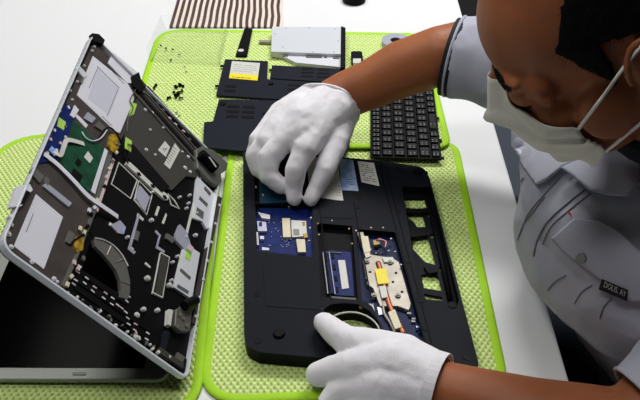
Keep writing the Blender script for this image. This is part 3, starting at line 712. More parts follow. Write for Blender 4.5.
# keyboard
KZ = bz(152); kb = thing('keyboard', 'black laptop keyboard lying loose on the back mat, partly under the forearm', 'keyboard', (G(405, 125, 0).x, G(405, 125, 0).y, KZ))
k00 = G(370.5, 157, KZ+.003); k10 = G(442, 159, KZ+.003)
ex = (k10-k00).normalized(); ey = V((-ex.y, ex.x, 0))
ey = (G(367, 110, KZ+.003)-k00); ey = (ey - ex*ey.dot(ex)).normalized()
KW = (k10-k00).length; KL = .288
bm = prism(bmesh.new(), rnd([V((*(k00+ex*a+ey*b2).xy, KZ)) for a, b2 in ((0, 0), (KW, 0), (KW, KL), (0, KL))], .002), V((0, 0, .003)))
obj('key_plate', bm, M['blackd'], kb, bevel=.0005)
keyme = {}
def key(a, b2, w_, h_):
    c0 = k00+ex*(a+w_/2)+ey*(b2+h_/2); g2 = .0011
    bm = bmesh.new(); q0 = [(-w_/2+g2, -h_/2+g2), (w_/2-g2, -h_/2+g2), (w_/2-g2, h_/2-g2), (-w_/2+g2, h_/2-g2)]
    lo = [c0+ex*x+ey*y for x, y in q0]; hi = [c0+ex*x*.84+ey*y*.84 for x, y in q0]
    l_ = [bm.verts.new(V((p.x, p.y, KZ+.003))) for p in lo]; h2 = [bm.verts.new(V((p.x, p.y, KZ+.0062))) for p in hi]
    bm.faces.new(l_[::-1]); bm.faces.new(h2)
    for i in range(4): bm.faces.new((l_[i], l_[(i+1) % 4], h2[(i+1) % 4], h2[i]))
    o = obj('key', bm, M['keym'], kb, bevel=.0005)
    bm = bmesh.new()
    n = 2 if w_ < .02 else 1
    for i in range(n):
        for j in range(2):
            cc = c0+ex*(.003*(1 if i else -1))+ey*(-h_*.22+j*.004-.0005)
            s = random.uniform(.0006, .0013)
            prism(bm, [V((*(cc+ex*x+ey*y).xy, KZ+.0062)) for x, y in ((-s, -.0005), (s, -.0005), (s, .0007), (-s, .0007))], V((0, 0, .0001)))
    obj('key_legend', bm, M['legend'], o)
rows = [.0145, .0185, .0185, .0185, .0185, KW-.0145-.0185*4-.003]
x = .0015
for ri, rw in enumerate(rows):
    y = .0015
    pit = .0118 if ri == 0 else .0172
    if ri: y0k = [0, .0, .004, .0, .009, .0][ri]
    else: y0k = 0
    first = True
    while y < KL-.012:
        hgt = pit+(y0k if first else 0)
        if ri == 5 and abs(y-.09) < .02: hgt = .05
        if ri == 4 and first: hgt = .026
        hgt = min(hgt, KL-.0015-y)
        key(x, y, rw, hgt); y += hgt; first = False
    x += rw
for y in (.004, .05, .11): 
    q = k00+ex*(KW+.001)+ey*y; obj('plate_tab', box(bmesh.new(), (q.x, q.y, KZ+.0015), (.005, .006, .0016)), M['blackd'], kb)
# clear tray with screws, loose screws
def SZ(py): return bz(py)+.0002
tr = thing('clear_tray', 'clear plastic tray with loose screws on the left of the back mat', 'tray', G(186, 60, bz(60)))
tz = bz(66)
b_ = [V((*G(x, y, tz).xy, tz)) for x, y in ((151, 62), (220, 66), (228, 32), (166, 30))]
tp_ = [V((*G(x, y, tz+.02).xy, tz+.02)) for x, y in ((146, 49), (219, 53), (228, 17), (161, 15))]
obj('tray_floor', prism(bmesh.new(), b_, V((0, 0, .001))), M['clear'], tr)
cb = sum(b_, V())/4; ct = sum(tp_, V())/4
for i in range(4):
    j = (i+1) % 4; bm = bmesh.new()
    inb = [b_[i]+(cb-b_[i]).normalized()*.0014, b_[j]+(cb-b_[j]).normalized()*.0014]; int_ = [tp_[i]+(ct-tp_[i]).normalized()*.0014, tp_[j]+(ct-tp_[j]).normalized()*.0014]
    vs = [bm.verts.new(p) for p in (b_[i], b_[j], tp_[j], tp_[i], inb[0], inb[1], int_[1], int_[0])]
    for fc in ((0, 1, 2, 3), (4, 5, 6, 7), (0, 1, 5, 4), (2, 3, 7, 6), (1, 2, 6, 5), (0, 3, 7, 4)): bm.faces.new([vs[k] for k in fc])
    obj('tray_wall', bm, M['clear'], tr)
def mini_screw(x, y, lab, big=1., z=None):
    z = (tz+.001 if z is None else z); p = V((*G(x, y, z).xy, z)); an = random.uniform(0, 6.28); d = V((math.cos(an), math.sin(an), 0))*.0035*big
    bm = cyl(bmesh.new(), p+V((0, 0, .0013*big)), p+d+V((0, 0, .001*big)), .0009*big, n=8); cyl(bm, p-d*.25+V((0, 0, .0015*big)), p+V((0, 0, .0015*big)), .0020*big, n=12)
    o = obj('screw', bm, M['blackd'] if big > 1 else M['grey'], origin=p); tag(o, lab, 'screw', 'screws in the clear tray' if y < 64 else 'loose screws on the back mat')
for x, y in ((161, 46), (166, 49), (173, 50), (180, 55), (171, 60.5)): mini_screw(x, y, 'tiny dark screw lying in the clear plastic tray', 1.)
for x, y, b2 in ((185, 67, .8), (186, 72, .8), (156, 86, 1.3), (154, 89, 1.1), (176, 88, 1.7), (180, 86, 1.7), (183, 87, 1.3), (182, 92, 1.6), (178, 95, 1.9), (176, 97, 1.8), (180, 99, 1.6), (168, 99, 1.2), (170, 98, 1.1), (177, 113, 1.0), (179, 116, .9), (174, 93, 1.2)):
    mini_screw(x, y, 'small dark screw scattered on the back mat between silver laptop and cover panels', b2, SZ(y))
# ------------------------------------------------ the person
class Blob:
    """a heap of rounded volumes, merged into one skin by remesh()"""
    cache = {}
    def __init__(self): self.v = []; self.f = []
    def add(self, c, r, rot=None, n=16):
        if n not in Blob.cache:
            b_ = bmesh.new(); bmesh.ops.create_uvsphere(b_, u_segments=n, v_segments=n//2+2, radius=1); b_.verts.ensure_lookup_table()
            Blob.cache[n] = ([v.co.copy() for v in b_.verts], [tuple(v.index for v in f_.verts) for f_ in b_.faces]); b_.free()
        vs, fs = Blob.cache[n]; k = len(self.v); rx, ry, rz = r if isinstance(r, (tuple, list)) else (r, r, r); c = V(c)
        if rot: self.v += [c+rot@V((p.x*rx, p.y*ry, p.z*rz)) for p in vs]
        else: self.v += [V((c.x+p.x*rx, c.y+p.y*ry, c.z+p.z*rz)) for p in vs]
        self.f += [tuple(i+k for i in f_) for f_ in fs]
def chain(bm, pts, n=16):
    """tapered limb through (point, radius)"""
    for (a, ra), (b, rb) in zip(pts, pts[1:]):
        L = (b-a).length; k = max(2, int(L/(min(ra, rb)*.35))+1)
        for i in range(k+1):
            s = i/k; p = a.lerp(b, s); r = ra+(rb-ra)*s
            if isinstance(bm, Blob): bm.add(p, r, n=n)
            else: ball(bm, p, r, n=n)
    return bm
def loft(bm, rings, n=28):
    blob = bm if isinstance(bm, Blob) else None
    if blob: bm = bmesh.new()
    prev = None
    for c, hw, hd, ax in rings:
        ax = V(ax).normalized(); side = V((0, 1, 0)); fr = side.cross(ax).normalized()
        cur = [bm.verts.new(V(c)+side*hw*math.copysign(abs(math.cos(a))**.85, math.cos(a))+fr*hd*math.copysign(abs(math.sin(a))**.85, math.sin(a))) for a in [2*PI*i/n for i in range(n)]]
        if prev:
            for i in range(n): bm.faces.new((prev[i], prev[(i+1) % n], cur[(i+1) % n], cur[i]))
        else: bm.faces.new(cur[::-1])
        prev = cur
    bm.faces.new(prev)
    if blob:
        bmesh.ops.recalc_face_normals(bm, faces=bm.faces); bm.verts.index_update(); k = len(blob.v)
        blob.v += [v.co.copy() for v in bm.verts]; blob.f += [tuple(v.index+k for v in f_.verts) for f_ in bm.faces]; bm.free(); return blob
    return bm
def remesh(bm, voxel, it=4, fac=.5):
    me = bpy.data.meshes.new('tmp'); me.from_pydata(bm.v, [], bm.f); me.update()
    o = bpy.data.objects.new('tmp', me); COL.objects.link(o)
    r = o.modifiers.new('r', 'REMESH'); r.mode = 'VOXEL'; r.voxel_size = voxel; r.use_smooth_shade = True
    s = o.modifiers.new('s', 'SMOOTH'); s.factor = fac; s.iterations = it
    dg = bpy.context.evaluated_depsgraph_get(); out = bpy.data.meshes.new_from_object(o.evaluated_get(dg))
    bpy.data.objects.remove(o); out.materials.clear()
    for p in out.polygons: p.use_smooth = True
    return out
def bvh_of(me):
    return BVHTree.FromPolygons([v.co.copy() for v in me.vertices], [tuple(p.vertices) for p in me.polygons])
def wrinkle(me, amp, sc_, seed=0, fn=None):
    nrm = [v.normal.copy() for v in me.vertices]
    for v, n in zip(me.vertices, nrm):
        p = v.co*sc_+V((seed, seed*2, 0)); k = fn(v.co) if fn else 1
        w = noise.noise(p)+.5*(1-2*abs(noise.noise(p*1.7+V((5, 3, 1)))))
        v.co += n*amp*w*k
    me.update()
per = thing('person', 'person in grey work shirt, white mask and white gloves leaning over the black laptop', 'person', (.52, .69, FZ))
# head frame
HC = V((.2450, .6450, .3850)); hp, hy, hr = map(math.radians, (34.5, 1.0, 2.2))
fw = V((-math.cos(hp)*math.cos(hy), math.cos(hp)*math.sin(hy), -math.sin(hp)))
rt = fw.cross(V((0, 0, 1))).normalized(); up = rt.cross(fw)
rt2 = rt*math.cos(hr)+up*math.sin(hr); up2 = up*math.cos(hr)-rt*math.sin(hr)
HR = Matrix((rt2, fw, up2)).transposed()
HS = 1.07; HC = HC-HR@V((0, .095, .005))*(HS-1)
def hl(x, y, z): return HC+HR@V((x, y, z))*HS
def hb(bm, c, r, n=24): bm.add(hl(*c), tuple(q*HS for q in r) if isinstance(r, tuple) else r*HS, rot=HR, n=n)
bm = Blob()
hb(bm, (0, -.015, .030), (.077, .100, .090), 36); hb(bm, (0, .018, .032), (.069, .074, .070), 36)
hb(bm, (0, .034, -.028), (.061, .058, .078), 32); hb(bm, (0, .034, -.075), (.050, .050, .035)); hb(bm, (0, .070, -.096), (.02, .018, .016))
hb(bm, (0, .0, -.05), (.060, .05, .05))
for s in (-1, 1):
    hb(bm, (s*.038, .060, -.026), (.027, .026, .024)); hb(bm, (s*.028, .080, .022), (.027, .012, .009))
    hb(bm, (s*.0315, .0765, .001), (.0165, .0145, .0125)); hb(bm, (s*.011, .100, -.034), (.008, .010, .008))
    hb(bm, (s*.068, .02, -.03), (.012, .03, .03)); hb(bm, (s*.052, .062, .012), (.012, .012, .016))
chain(bm, [(hl(0, .087, .014), .0085), (hl(0, .100, -.01), .009), (hl(0, .107, -.030), .0105)])
hb(bm, (0, .092, -.060), (.023, .011, .007)); hb(bm, (0, .090, -.070), (.020, .011, .007))
for s in (-1, 1):                                   # ears: rim, lobe and bowl
    e = [hl(s*(.078+.010*math.sin(a/2)), -.014-.016*math.cos(a), .002+.029*math.sin(a)) for a in [math.radians(q) for q in range(-70, 200, 18)]]
    chain(bm, [(p, .0042) for p in e], 10); hb(bm, (s*.078, -.012, -.024), (.006, .009, .010)); hb(bm, (s*.076, -.014, .002), (.005, .013, .022))
NB = V((.385, .70, .225))
chain(bm, [(hl(0, -.025, -.045), .056), (NB, .060)])
# trunk, arms, legs under the clothes, one continuous figure
TR = [((.56, .69, -.25), .165, .13), ((.54, .69, -.14), .160, .125), ((.485, .69, -.04), .150, .112), ((.425, .695, .05), .160, .118), ((.392, .70, .12), .175, .115), ((.39, .70, .175), .180, .10), ((.40, .70, .21), .150, .078), ((.40, .70, .235), .075, .055)]
def trunk(bm, g=0.):
    rs = []
    for i, (c, hw, hd) in enumerate(TR):
        a = V(TR[max(i-1, 0)][0]); b2 = V(TR[min(i+1, len(TR)-1)][0]); rs.append((c, hw+g, hd+g*1.2, b2-a))
    loft(bm, rs)
trunk(bm)
SR = V((.415, .875, .175)); ER = G(468, 53, .175); WR = G(335, 99, .106)
SL = V((.47, .520, .19)); EL = G(632, 440, .075); WL = G(436, 388, .052)
armR = [(SR, .058), (ER, .046), (G(440, 56, .175), .041), (G(402, 69, .150), .040), (G(372, 84, .128), .035), (G(350, 93, .113), .034), (WR, .031), (G(318, 118, .098), .024)]
armL = [(SL, .058), (EL, .046), (G(590, 430, .068), .0435), (G(535, 420, .062), .041), (G(480, 402, .056), .034), (WL, .029), (G(395, 375, .050), .024)]
chain(bm, armR, 20); chain(bm, armL, 20)
for s, kx in ((-1, .13), (1, .09)):
    hip = V((.52, .69+s*.09, -.215)); knee = V((kx, .69+s*.13, -.20)); ank = V((kx+.03, .69+s*.14, -.62))
    chain(bm, [(hip, .075), (knee, .055), (V((kx, .69+s*.13, -.25)), .052), (ank, .036), (ank+V((-.02, 0, -.045)), .035), (ank+V((-.13, 0, -.06)), .03)])
body = obj('body', remesh(bm, .0034, 5), M['skin'], per)
hb_ = bvh_of(body.data); boff = ROOTLOC[per.name]
def hit(o, d, tree=None, off=None):
    r = (tree or hb_).ray_cast(o-(boff if off is None else off), d)
    return (r[0]+(boff if off is None else off), r[1]) if r[0] is not None else (None, None)
# trousers, shoes
bm = Blob()
loft(bm, [((.555, .69, -.275), .16, .13, (0, 0, 1)), ((.55, .69, -.23), .178, .145, (-.1, 0, 1)), ((.52, .69, -.13), .172, .138, (-.3, 0, 1)), ((.495, .69, -.08), .166, .132, (-.3, 0, 1))])
for s, kx in ((-1, .13), (1, .09)):
    hip = V((.52, .69+s*.09, -.21)); knee = V((kx, .69+s*.13, -.195)); ank = V((kx+.03, .69+s*.14, -.64))
    chain(bm, [(hip, .088), (knee, .068), (V((kx, .69+s*.13, -.25)), .066), (ank, .052)])
obj('trousers', remesh(bm, .008, 4), M['trouser'], per)
for s, kx in ((-1, .13), (1, .09)):
    a = V((kx+.03, .69+s*.14, -.685)); bm = bmesh.new(); chain(bm, [(a+V((.03, 0, .0)), .036), (a+V((-.06, 0, -.002)), .038), (a+V((-.14, 0, -.004)), .034)])
    bmesh.ops.bisect_plane(bm, geom=bm.verts[:]+bm.edges[:]+bm.faces[:], plane_co=(0, 0, FZ+.001), plane_no=(0, 0, 1), clear_inner=True)
    obj('shoe', bm, M['blackd'], per, smooth=True)
# shirt
bm = Blob()
TRS = TR; trunk(bm, .012)
bm.add((.37, .70, .10), (.135, .185, .12), n=32); bm.add((.345, .71, .145), (.11, .17, .075), n=32); bm.add((.395, .69, .05), (.115, .16, .085), n=32)
chain(bm, [(V((.40, .70, .225)), .088), (V((.36, .70, .235)), .062)])
chain(bm, [(V((.41, .80, .18)), .085), (SR, .075), (SR.lerp(G(466, 57, .175), .5), .068), (G(482, 60, .175), .060), (G(461, 58, .175), .056)], 20)
chain(bm, [(V((.43, .60, .18)), .085), (SL, .075), (SL.lerp(EL, .45), .064), (SL.lerp(EL, .8), .058)], 20)
sm = remesh(bm, .0045, 8); sb0 = BVHTree.FromPolygons([v.co-boff for v in sm.vertices], [tuple(p.vertices) for p in sm.polygons])
def amp(p):
    return 1.
wrinkle(sm, .0065, 10, 3, amp); wrinkle(sm, .0018, 26, 7, amp)
def hem(me, c0, nrm, rr_, name, parent, m='glove'):
    b_ = bmesh.new(); b_.from_mesh(me); u = nrm.orthogonal().normalized(); w_ = nrm.cross(u); L = []
    for v in b_.verts:
        if v.is_boundary and abs((v.co-c0).dot(nrm)) < .01: d = v.co-c0; L.append((math.atan2(d.dot(w_), d.dot(u)), d.dot(u), d.dot(w_)))
    b_.free(); bins = [[] for _ in range(28)]
    for a_, x_, y_ in L: bins[int((a_+PI)/(2*PI)*27.999)].append((x_*x_+y_*y_)**.5)
    rad = [sum(q)/len(q) if q else None for q in bins]; av = [r_ for r_ in rad if r_]; m_ = sum(av)/len(av); rad = [r_ or m_ for r_ in rad]
    for _ in range(3): rad = [(rad[i-1]+rad[i]*2+rad[(i+1) % 28])/4 for i in range(28)]
    pts = [c0+(u*math.cos(-PI+2*PI*(i+.5)/28)+w_*math.sin(-PI+2*PI*(i+.5)/28))*rad[i % 28] for i in range(29)]
    return obj(name, tube(bmesh.new(), smoothpath(pts, 3), rr_, 10, up=nrm), M[m], parent, smooth=True)
# open the cuffs: cut the sleeves square
def cut(me, co, no, away):
    b_ = bmesh.new(); b_.from_mesh(me)
    bmesh.ops.bisect_plane(b_, geom=b_.verts[:]+b_.edges[:]+b_.faces[:], plane_co=co, plane_no=no, clear_outer=False)
    kill = [f_ for f_ in b_.faces if (f_.calc_center_median()-co).dot(no) > 0 and (f_.calc_center_median()-co).length < away]
    bmesh.ops.delete(b_, geom=kill, context='FACES'); b_.to_mesh(me); b_.free()
cR = G(454, 58, .175); nR = (G(440, 54, .175)-G(482, 64, .172)).normalized(); cut(sm, cR, nR, .12)
cL = SL.lerp(EL, .86); nL = (EL-SL).normalized(); cut(sm, cL, nL, .12)
hmR = sm.copy()
sh = obj('shirt', sm, M['shirt'], per); hem(hmR, cR, nR, .0022, 'sleeve_hem', sh, 'shirt'); hem(hmR, cL, nL, .0022, 'sleeve_hem', sh, 'shirt'); so = sh.modifiers.new('cloth', 'SOLIDIFY'); so.thickness = .002; so.offset = -1
sb = bvh_of(sm)
def ringband(name, c0, nrm, r, w, m, parent=per, thick=.0022, ell=1.):
    u = nrm.orthogonal().normalized(); v = nrm.cross(u); bm = bmesh.new(); n = 36
    L = [[bm.verts.new(c0+nrm*(w*a)+(u*math.cos(2*PI*i/n)+v*math.sin(2*PI*i/n))*(r+b2)) for i in range(n)] for a, b2 in ((0, 0), (0, thick), (1, thick), (1, 0))]
    for j in range(4):
        for i in range(n): bm.faces.new((L[j][i], L[j][(i+1) % n], L[(j+1) % 4][(i+1) % n], L[(j+1) % 4][i]))
    return obj(name, bm, m, parent, smooth=False)
ringband('sleeve_lining', cR-nR*.006, nR, .0515, .013, M['trim'])
# gloves
def px(ch): return [(G(x, y, z/1000), r/1000) for x, y, z, r in ch]
bm = Blob()
for ch in ([(343, 101, 106, 29), (336, 110, 102, 29), (322, 122, 98, 25), (305, 148, 86, 17)], [(336, 99, 104, 31), (303, 120, 104, 24), (284, 141, 88, 17)],
           [(333, 95, 100, 27), (290, 114, 96, 22), (268, 141, 82, 16)], [(326, 94, 104, 28), (283, 114, 86, 19), (259, 141, 70, 14)],
           [(305, 148, 86, 16), (296, 170, 66, 14), (294, 187, 42, 12), (294, 198, 31, 10)],
           [(284, 141, 88, 16.5), (269, 158, 72, 14), (268, 175, 54, 12.5), (281, 186, 42, 11)],
           [(268, 141, 80, 15), (255, 156, 64, 13), (258, 168, 50, 12), (268, 176, 42, 10.5)],
           [(260, 141, 68, 13.5), (255, 152, 54, 12), (259, 162, 42, 10.5), (266, 168, 38, 9)],
           [(345, 108, 92, 24), (337, 138, 80, 17), (325, 170, 58, 13.5), (316, 189, 39, 11.5), (311, 199, 31, 9.5)], [(318, 116, 100, 29), (302, 132, 94, 25), (286, 140, 88, 19)], [(300, 112, 100, 24), (276, 134, 86, 18)]):
    chain(bm, px(ch), 14)
gm = remesh(bm, .0022, 7)
wrinkle(gm, .0013, 34, 2); wrinkle(gm, .0003, 110, 5)
wdir = (G(320, 121, .100)-G(352, 76, .120)).normalized()
cut(gm, WR+wdir*.007, -wdir, .08)
hem_args = (gm.copy(), WR+wdir*.007)
g1 = obj('glove', gm, M['glove'], per, label='white cotton glove gripping the drive'); hem(hem_args[0], hem_args[1], -wdir, .0022, 'glove_cuff', g1); so = g1.modifiers.new('cloth', 'SOLIDIFY'); so.thickness = .0012; so.offset = 0
bm = Blob()
for ch in ([(436, 384, 54, 31), (404, 358, 58, 25), (368, 346, 56, 19), (349, 342, 50, 16), (335, 332, 44, 13.5), (324, 322, 38, 12)],
           [(432, 382, 54, 31), (392, 366, 60, 27), (354, 368, 48, 19), (334, 370, 33, 15.5), (319, 374, 22, 13)],
           [(430, 388, 50, 31), (388, 384, 50, 27), (356, 388, 36, 18), (338, 394, 24, 14), (330, 402, 18, 12)],
           [(430, 392, 46, 28), (392, 400, 40, 24), (362, 408, 28, 16), (350, 416, 20, 12)],
           [(430, 396, 42, 24), (394, 412, 34, 19), (370, 424, 22, 13), (360, 430, 17, 11)],
           [(372, 346, 56, 18), (372, 354, 54, 20), (368, 364, 52, 20)]):
    chain(bm, px(ch), 14)
gm = remesh(bm, .0024, 3); wrinkle(gm, .0014, 30, 9); wrinkle(gm, .0003, 110, 5)
wdir = (WL-G(480, 402, .056)).normalized(); cut(gm, WL-wdir*.004, -wdir, .08)
g2 = obj('glove', gm, M['glove'], per, label='white cotton glove holding the front edge'); so = g2.modifiers.new('cloth', 'SOLIDIFY'); so.thickness = .0012; so.offset = 0
ringband('glove_cuff', WL-wdir*.006, wdir, .036, .012, M['glove'], g2, .0018)
obj('undershirt_collar', tube(bmesh.new(), [NB+V((.03, 0, -.03)), NB.lerp(hl(0, -.03, -.06), .25), NB.lerp(hl(0, -.03, -.06), .62)], [.078, .073, .066], 28), M['trim'], per, smooth=True)
# hair: shell over the skull with a hairline
def surf(dx, dy, dz, o=(0, -.005, .03), far=.3):
    d = (HR@V((dx, dy, dz))).normalized(); c0 = hl(*o); p, n = hit(c0+d*far, -d); return p, n, d
def hairtest(p):
    q = HR.transposed()@(p-HC)/HS; x, y, z = abs(q.x), q.y, q.z
    lim = .092-(.0*x)-(max(0, y-.02))*0
    if z > .045 and y < .064-.61*z: return True
    if .0 < z <= .045 and y < .010+.58*z and y > -.03: return True
    if y < .012 and y > -.012 and z > -.012 and x > .06 and z > .0: return True
    if y < -.022 and z > -.055: return True
    return False
bm = bmesh.new(); bmesh.ops.create_icosphere(bm, subdivisions=6, radius=1)
vmap = {}; keep = []
for v in bm.verts:
    p, n, d = surf(*v.co)
    if p is None: v.co = hl(0, 0, 0); vmap[v] = False; continue
    q = HR.transposed()@(p-HC)/HS; ear = (abs(q.x) > .0785 and q.z < .04) or (abs(q.x) > .066 and -.044 < q.y < .012 and q.z < .038 and not (q.y > .008 and q.z > .0))
    okk = hairtest(p) and q.length < .15 and not ear
    w = .5+.5*noise.noise(p*55); w2 = noise.noise(p*190)
    v.co = p+d*(.0055+.0035*w+.0016*w2); vmap[v] = okk
bmesh.ops.delete(bm, geom=[v for v in bm.verts if not vmap[v]], context='VERTS')
hr_o = obj('hair', bm, M['hair'], per, smooth=True); so = hr_o.modifiers.new('depth', 'SOLIDIFY'); so.thickness = .008; so.offset = -1
# short strands that break up the hairline
bm = bmesh.new()
hv = [v.co.copy()+boff for v in hr_o.data.vertices]; random.shuffle(hv)
for p in hv[:5000]:
    dr = (p-hl(0, -.03, .02)).normalized(); fl = HR@V((random.uniform(-.35, .35), .35, -.55)); dd = (fl-dr*fl.dot(dr)*.8+dr*.25+V([random.uniform(-.3, .3) for _ in range(3)])).normalized()
    L = random.uniform(.004, .008); s = dd.cross(dr).normalized()*.00035; b0 = p-dr*.002
    a, b2, c2, d2 = bm.verts.new(b0-s), bm.verts.new(b0+s), bm.verts.new(b0+dd*L), bm.verts.new(b0+dr*.0008)
    bm.faces.new((a, b2, c2)); bm.faces.new((b2, d2, c2)); bm.faces.new((d2, a, c2))
o = obj('hair_strands', bm, M['hair'], per); o['kind'] = 'stuff'
# eyebrows and closed lashes
for s in (-1, 1):
    bm = bmesh.new()
    for i in range(340):
        u = random.random(); x = s*(.012+.040*u); z = .024+.006*math.sin(u*2.6)-.004*u+random.uniform(-.0028, .0028)*(1-.5*u)
        d = HR@V((0, -1, 0)); p, n = hit(hl(x, .3, z), d)
        if p is None: continue
        dd = (HR@V((s*1, 0, .35-.6*u))+n*.12).normalized(); dd.normalize(); sd = dd.cross(n).normalized()*.0004
        a, b2, c2 = bm.verts.new(p-sd), bm.verts.new(p+sd), bm.verts.new(p+dd*.005); bm.faces.new((a, b2, c2))
        e = bm.verts.new(p+n*.0006); bm.faces.new((b2, e, c2)); bm.faces.new((e, a, c2))
    o = obj('eyebrow', bm, M['hair'], per)
    pts = []
    for i in range(11):
        u = i/10; x = s*(.018+.028*u); z = -.006-.0035*math.sin(u*PI)
        p, n = hit(hl(x, .3, z), HR@V((0, -1, 0)))
        if p is not None: pts.append(p+n*.0003)
    obj('eyelashes', tube(bmesh.new(), pts, .0009, 6), M['hair'], per)
# mask
NS_, NT_ = 40, 24; grid = []
for j in range(NT_+1):
    t_ = j/NT_; row = []
    for i in range(NS_+1):
        s = -1+2*i/NS_; a = s*math.radians(62)
        zt = .010-.040*abs(s)**1.25; zb = -.120+.040*abs(s)**2
        z = zt+(zb-zt)*t_; o0 = (0, .015, z); d = HR@V((math.sin(a), math.cos(a), 0))
        p, n = hit(hl(*o0)+d*.3, -d); r = .3
        if p is not None: r = (p-hl(*o0)).length
        row.append([o0, a, r])
    grid.append(row)
base = [[min(c[2], .13) for c in row] for row in grid]
for j in range(NT_+1):
    for i in range(NS_+1):
        if grid[j][i][2] > .14: base[j][i] = .075
cur = [[b_+.004 for b_ in row] for row in base]
for it in range(60):
    nx = [row[:] for row in cur]
    for j in range(NT_+1):
        for i in range(NS_+1):
            nb = [cur[jj][ii] for jj, ii in ((j-1, i), (j+1, i), (j, i-1), (j, i+1)) if 0 <= jj <= NT_ and 0 <= ii <= NS_]
            nx[j][i] = min(max(sum(nb)/len(nb), base[j][i]+.003), base[j][i]+(.005 if j < 2 else .006+.03*j/NT_))
    cur = nx
bm = bmesh.new(); vs = []
for j in range(NT_+1):
    t_ = j/NT_; rr_ = []
    for i in range(NS_+1):
        o0, a, _ = grid[j][i]; s = -1+2*i/NS_
        pl = sum(.0065*max(0, 1-abs(t_-c_)/.05)*(1 if t_ < c_ else .2) for c_ in (.30, .5, .70))
        fl = .008*max(0, t_-.8)/.2*(1-abs(s))
        r = cur[j][i]+pl+fl+.0012*noise.noise(V((s*4, t_*5, 0)))
        rr_.append(bm.verts.new(hl(*o0)+(HR@V((math.sin(a), math.cos(a), 0)))*r))
    vs.append(rr_)
for j in range(NT_):
    for i in range(NS_): bm.faces.new((vs[j][i], vs[j][i+1], vs[j+1][i+1], vs[j+1][i]))
cornU = (vs[0][0].co.copy(), vs[0][NS_].co.copy()); cornL = (vs[-1][0].co.copy(), vs[-1][NS_].co.copy())
mk = obj('face_mask', bm, M['mask'], per, smooth=True); so = mk.modifiers.new('cloth', 'SOLIDIFY'); so.thickness = .0012; so.offset = 0
for s in (0, 1):
    q = (-1, 1)[s]
    for cn, ez in ((cornU[s], .026), (cornL[s], -.026)):
        pts = [cn, cn.lerp(hl(q*.086, .0, ez), .5)+HR@V((q*.006, 0, 0)), hl(q*.088, -.016, ez*1.1), hl(q*.084, -.032, ez*.6)]
        obj('ear_loop', tube(bmesh.new(), smoothpath(pts, 6), .0016, 6), M['mask'], mk, smooth=True)
# pieces of cloth that lie on the shirt
def drape(name, poly, m, off=.002, thick=.0016, parent=sh, tree=sb0, step=3., bow=0., maxt=2.):
    poly = [V(p) for p in poly]; x0 = min(p.x for p in poly); x1 = max(p.x for p in poly); y0 = min(p.y for p in poly); y1 = max(p.y for p in poly)
    n = len(poly); ts = tessellate_polygon([[V((p.x, p.y, 0)) for p in poly]])
    bm = bmesh.new(); vv = [bm.verts.new((p.x, p.y, 0)) for p in poly]
    for t3 in ts:
        try: bm.faces.new([vv[k_] for k_ in t3])
        except ValueError: pass
    for _ in range(6):
        es = [e for e in bm.edges if e.calc_length() > step]
        if not es: break
        bmesh.ops.subdivide_edges(bm, edges=es, cuts=1); bmesh.ops.triangulate(bm, faces=bm.faces)
    miss = []; last = None; tops = {}
    for v in bm.verts:
        d = ray(v.co.x, v.co.y).normalized(); r = tree.ray_cast(CAM-boff, d)
        if r[0] is None: miss.append(v); continue
        tops[v] = (r[0]+boff, -d)
    for v in miss:
        if not tops: return None
        k_ = min(tops, key=lambda q: (q.co-v.co).length) 
        dist = (tops[k_][0]-CAM).length; tops[v] = (CAM+ray(v.co.x, v.co.y).normalized()*dist, tops[k_][1])
    nn = {v: (p+nrm*off) for v, (p, nrm) in tops.items()}
    for _ in range(5):
        nn = {v: (nn[v]*.5+sum((nn[e.other_vert(v)] for e in v.link_edges), V())/len(v.link_edges)*.5) if not v.is_boundary else nn[v] for v in nn}
    for v in bm.verts: v.co = nn[v]
    o = obj(name, bm, m, parent, smooth=True); q = o.modifiers.new('cloth', 'SOLIDIFY'); q.thickness = thick; q.offset = 1
    return o
def seam(path, r=.0007, m='seam', name='seam', n=8):
    pts = []
    pp = smoothpath([V((x, y, 0)) for x, y in path], n)
    for p in pp:
        d = ray(p.x, p.y).normalized(); q = sb.ray_cast(CAM-boff, d)
        if q[0] is not None: pts.append(q[0]+boff+q[1]*.0008)
    if len(pts) > 2: obj(name, tube(bmesh.new(), pts, r, 6), M[m], sh, smooth=True)
drape('collar', [(511, 124), (512, 146), (524, 166), (538, 185), (548, 180), (563, 168), (586, 158), (588, 146), (560, 150), (530, 140)], M['shirt'], .014, .003)
drape('collar', [(562, 169), (592, 155), (604, 152), (640, 118), (640, 184), (628, 197), (606, 195), (589, 190), (575, 178)], M['shirt'], .018, .003)
drape('pocket_flap', [(553, 238), (566, 252), (590, 270), (612, 287), (632, 300), (648, 300), (648, 260), (620, 232), (600, 222), (575, 219)], M['shirt'], .009, .0025)
tg = drape('name_tag', [(602, 279), (628, 290), (627, 301), (599, 289)], M['trim'], .0125, .001, step=2)
drape('pocket_button', [(582+5*math.cos(a), 258+5.5*math.sin(a)) for a in [2*PI*i/12 for i in range(12)]], M['oval'], .0115, .002, step=2)
drape('collar_button', [(528+4*math.cos(a), 153+5*math.sin(a)) for a in [2*PI*i/12 for i in range(12)]], M['oval'], .0165, .002, step=2)
drape('red_tab', [(568, 210), (571, 213), (572, 217), (569, 214)], M['red'], .009, .001, step=1)
seam([(545, 197), (535, 210), (525, 222), (518, 240)]); seam([(585, 190), (565, 206), (548, 222), (538, 240), (534, 256)], .0011); seam([(590, 194), (570, 210), (552, 226), (543, 244)]); seam([(560, 178), (540, 200), (528, 215), (521, 232)])
seam([(573, 219), (590, 226), (610, 232), (622, 246), (640, 262)], .0011); seam([(548, 290), (556, 281), (566, 275)]); seam([(575, 303), (582, 292), (592, 285)])
seam([(600, 318), (604, 306), (612, 298)]); seam([(566, 252), (580, 263), (596, 274), (612, 286)], .0009)
seam([(513, 205), (516, 190), (524, 178)], .0011)
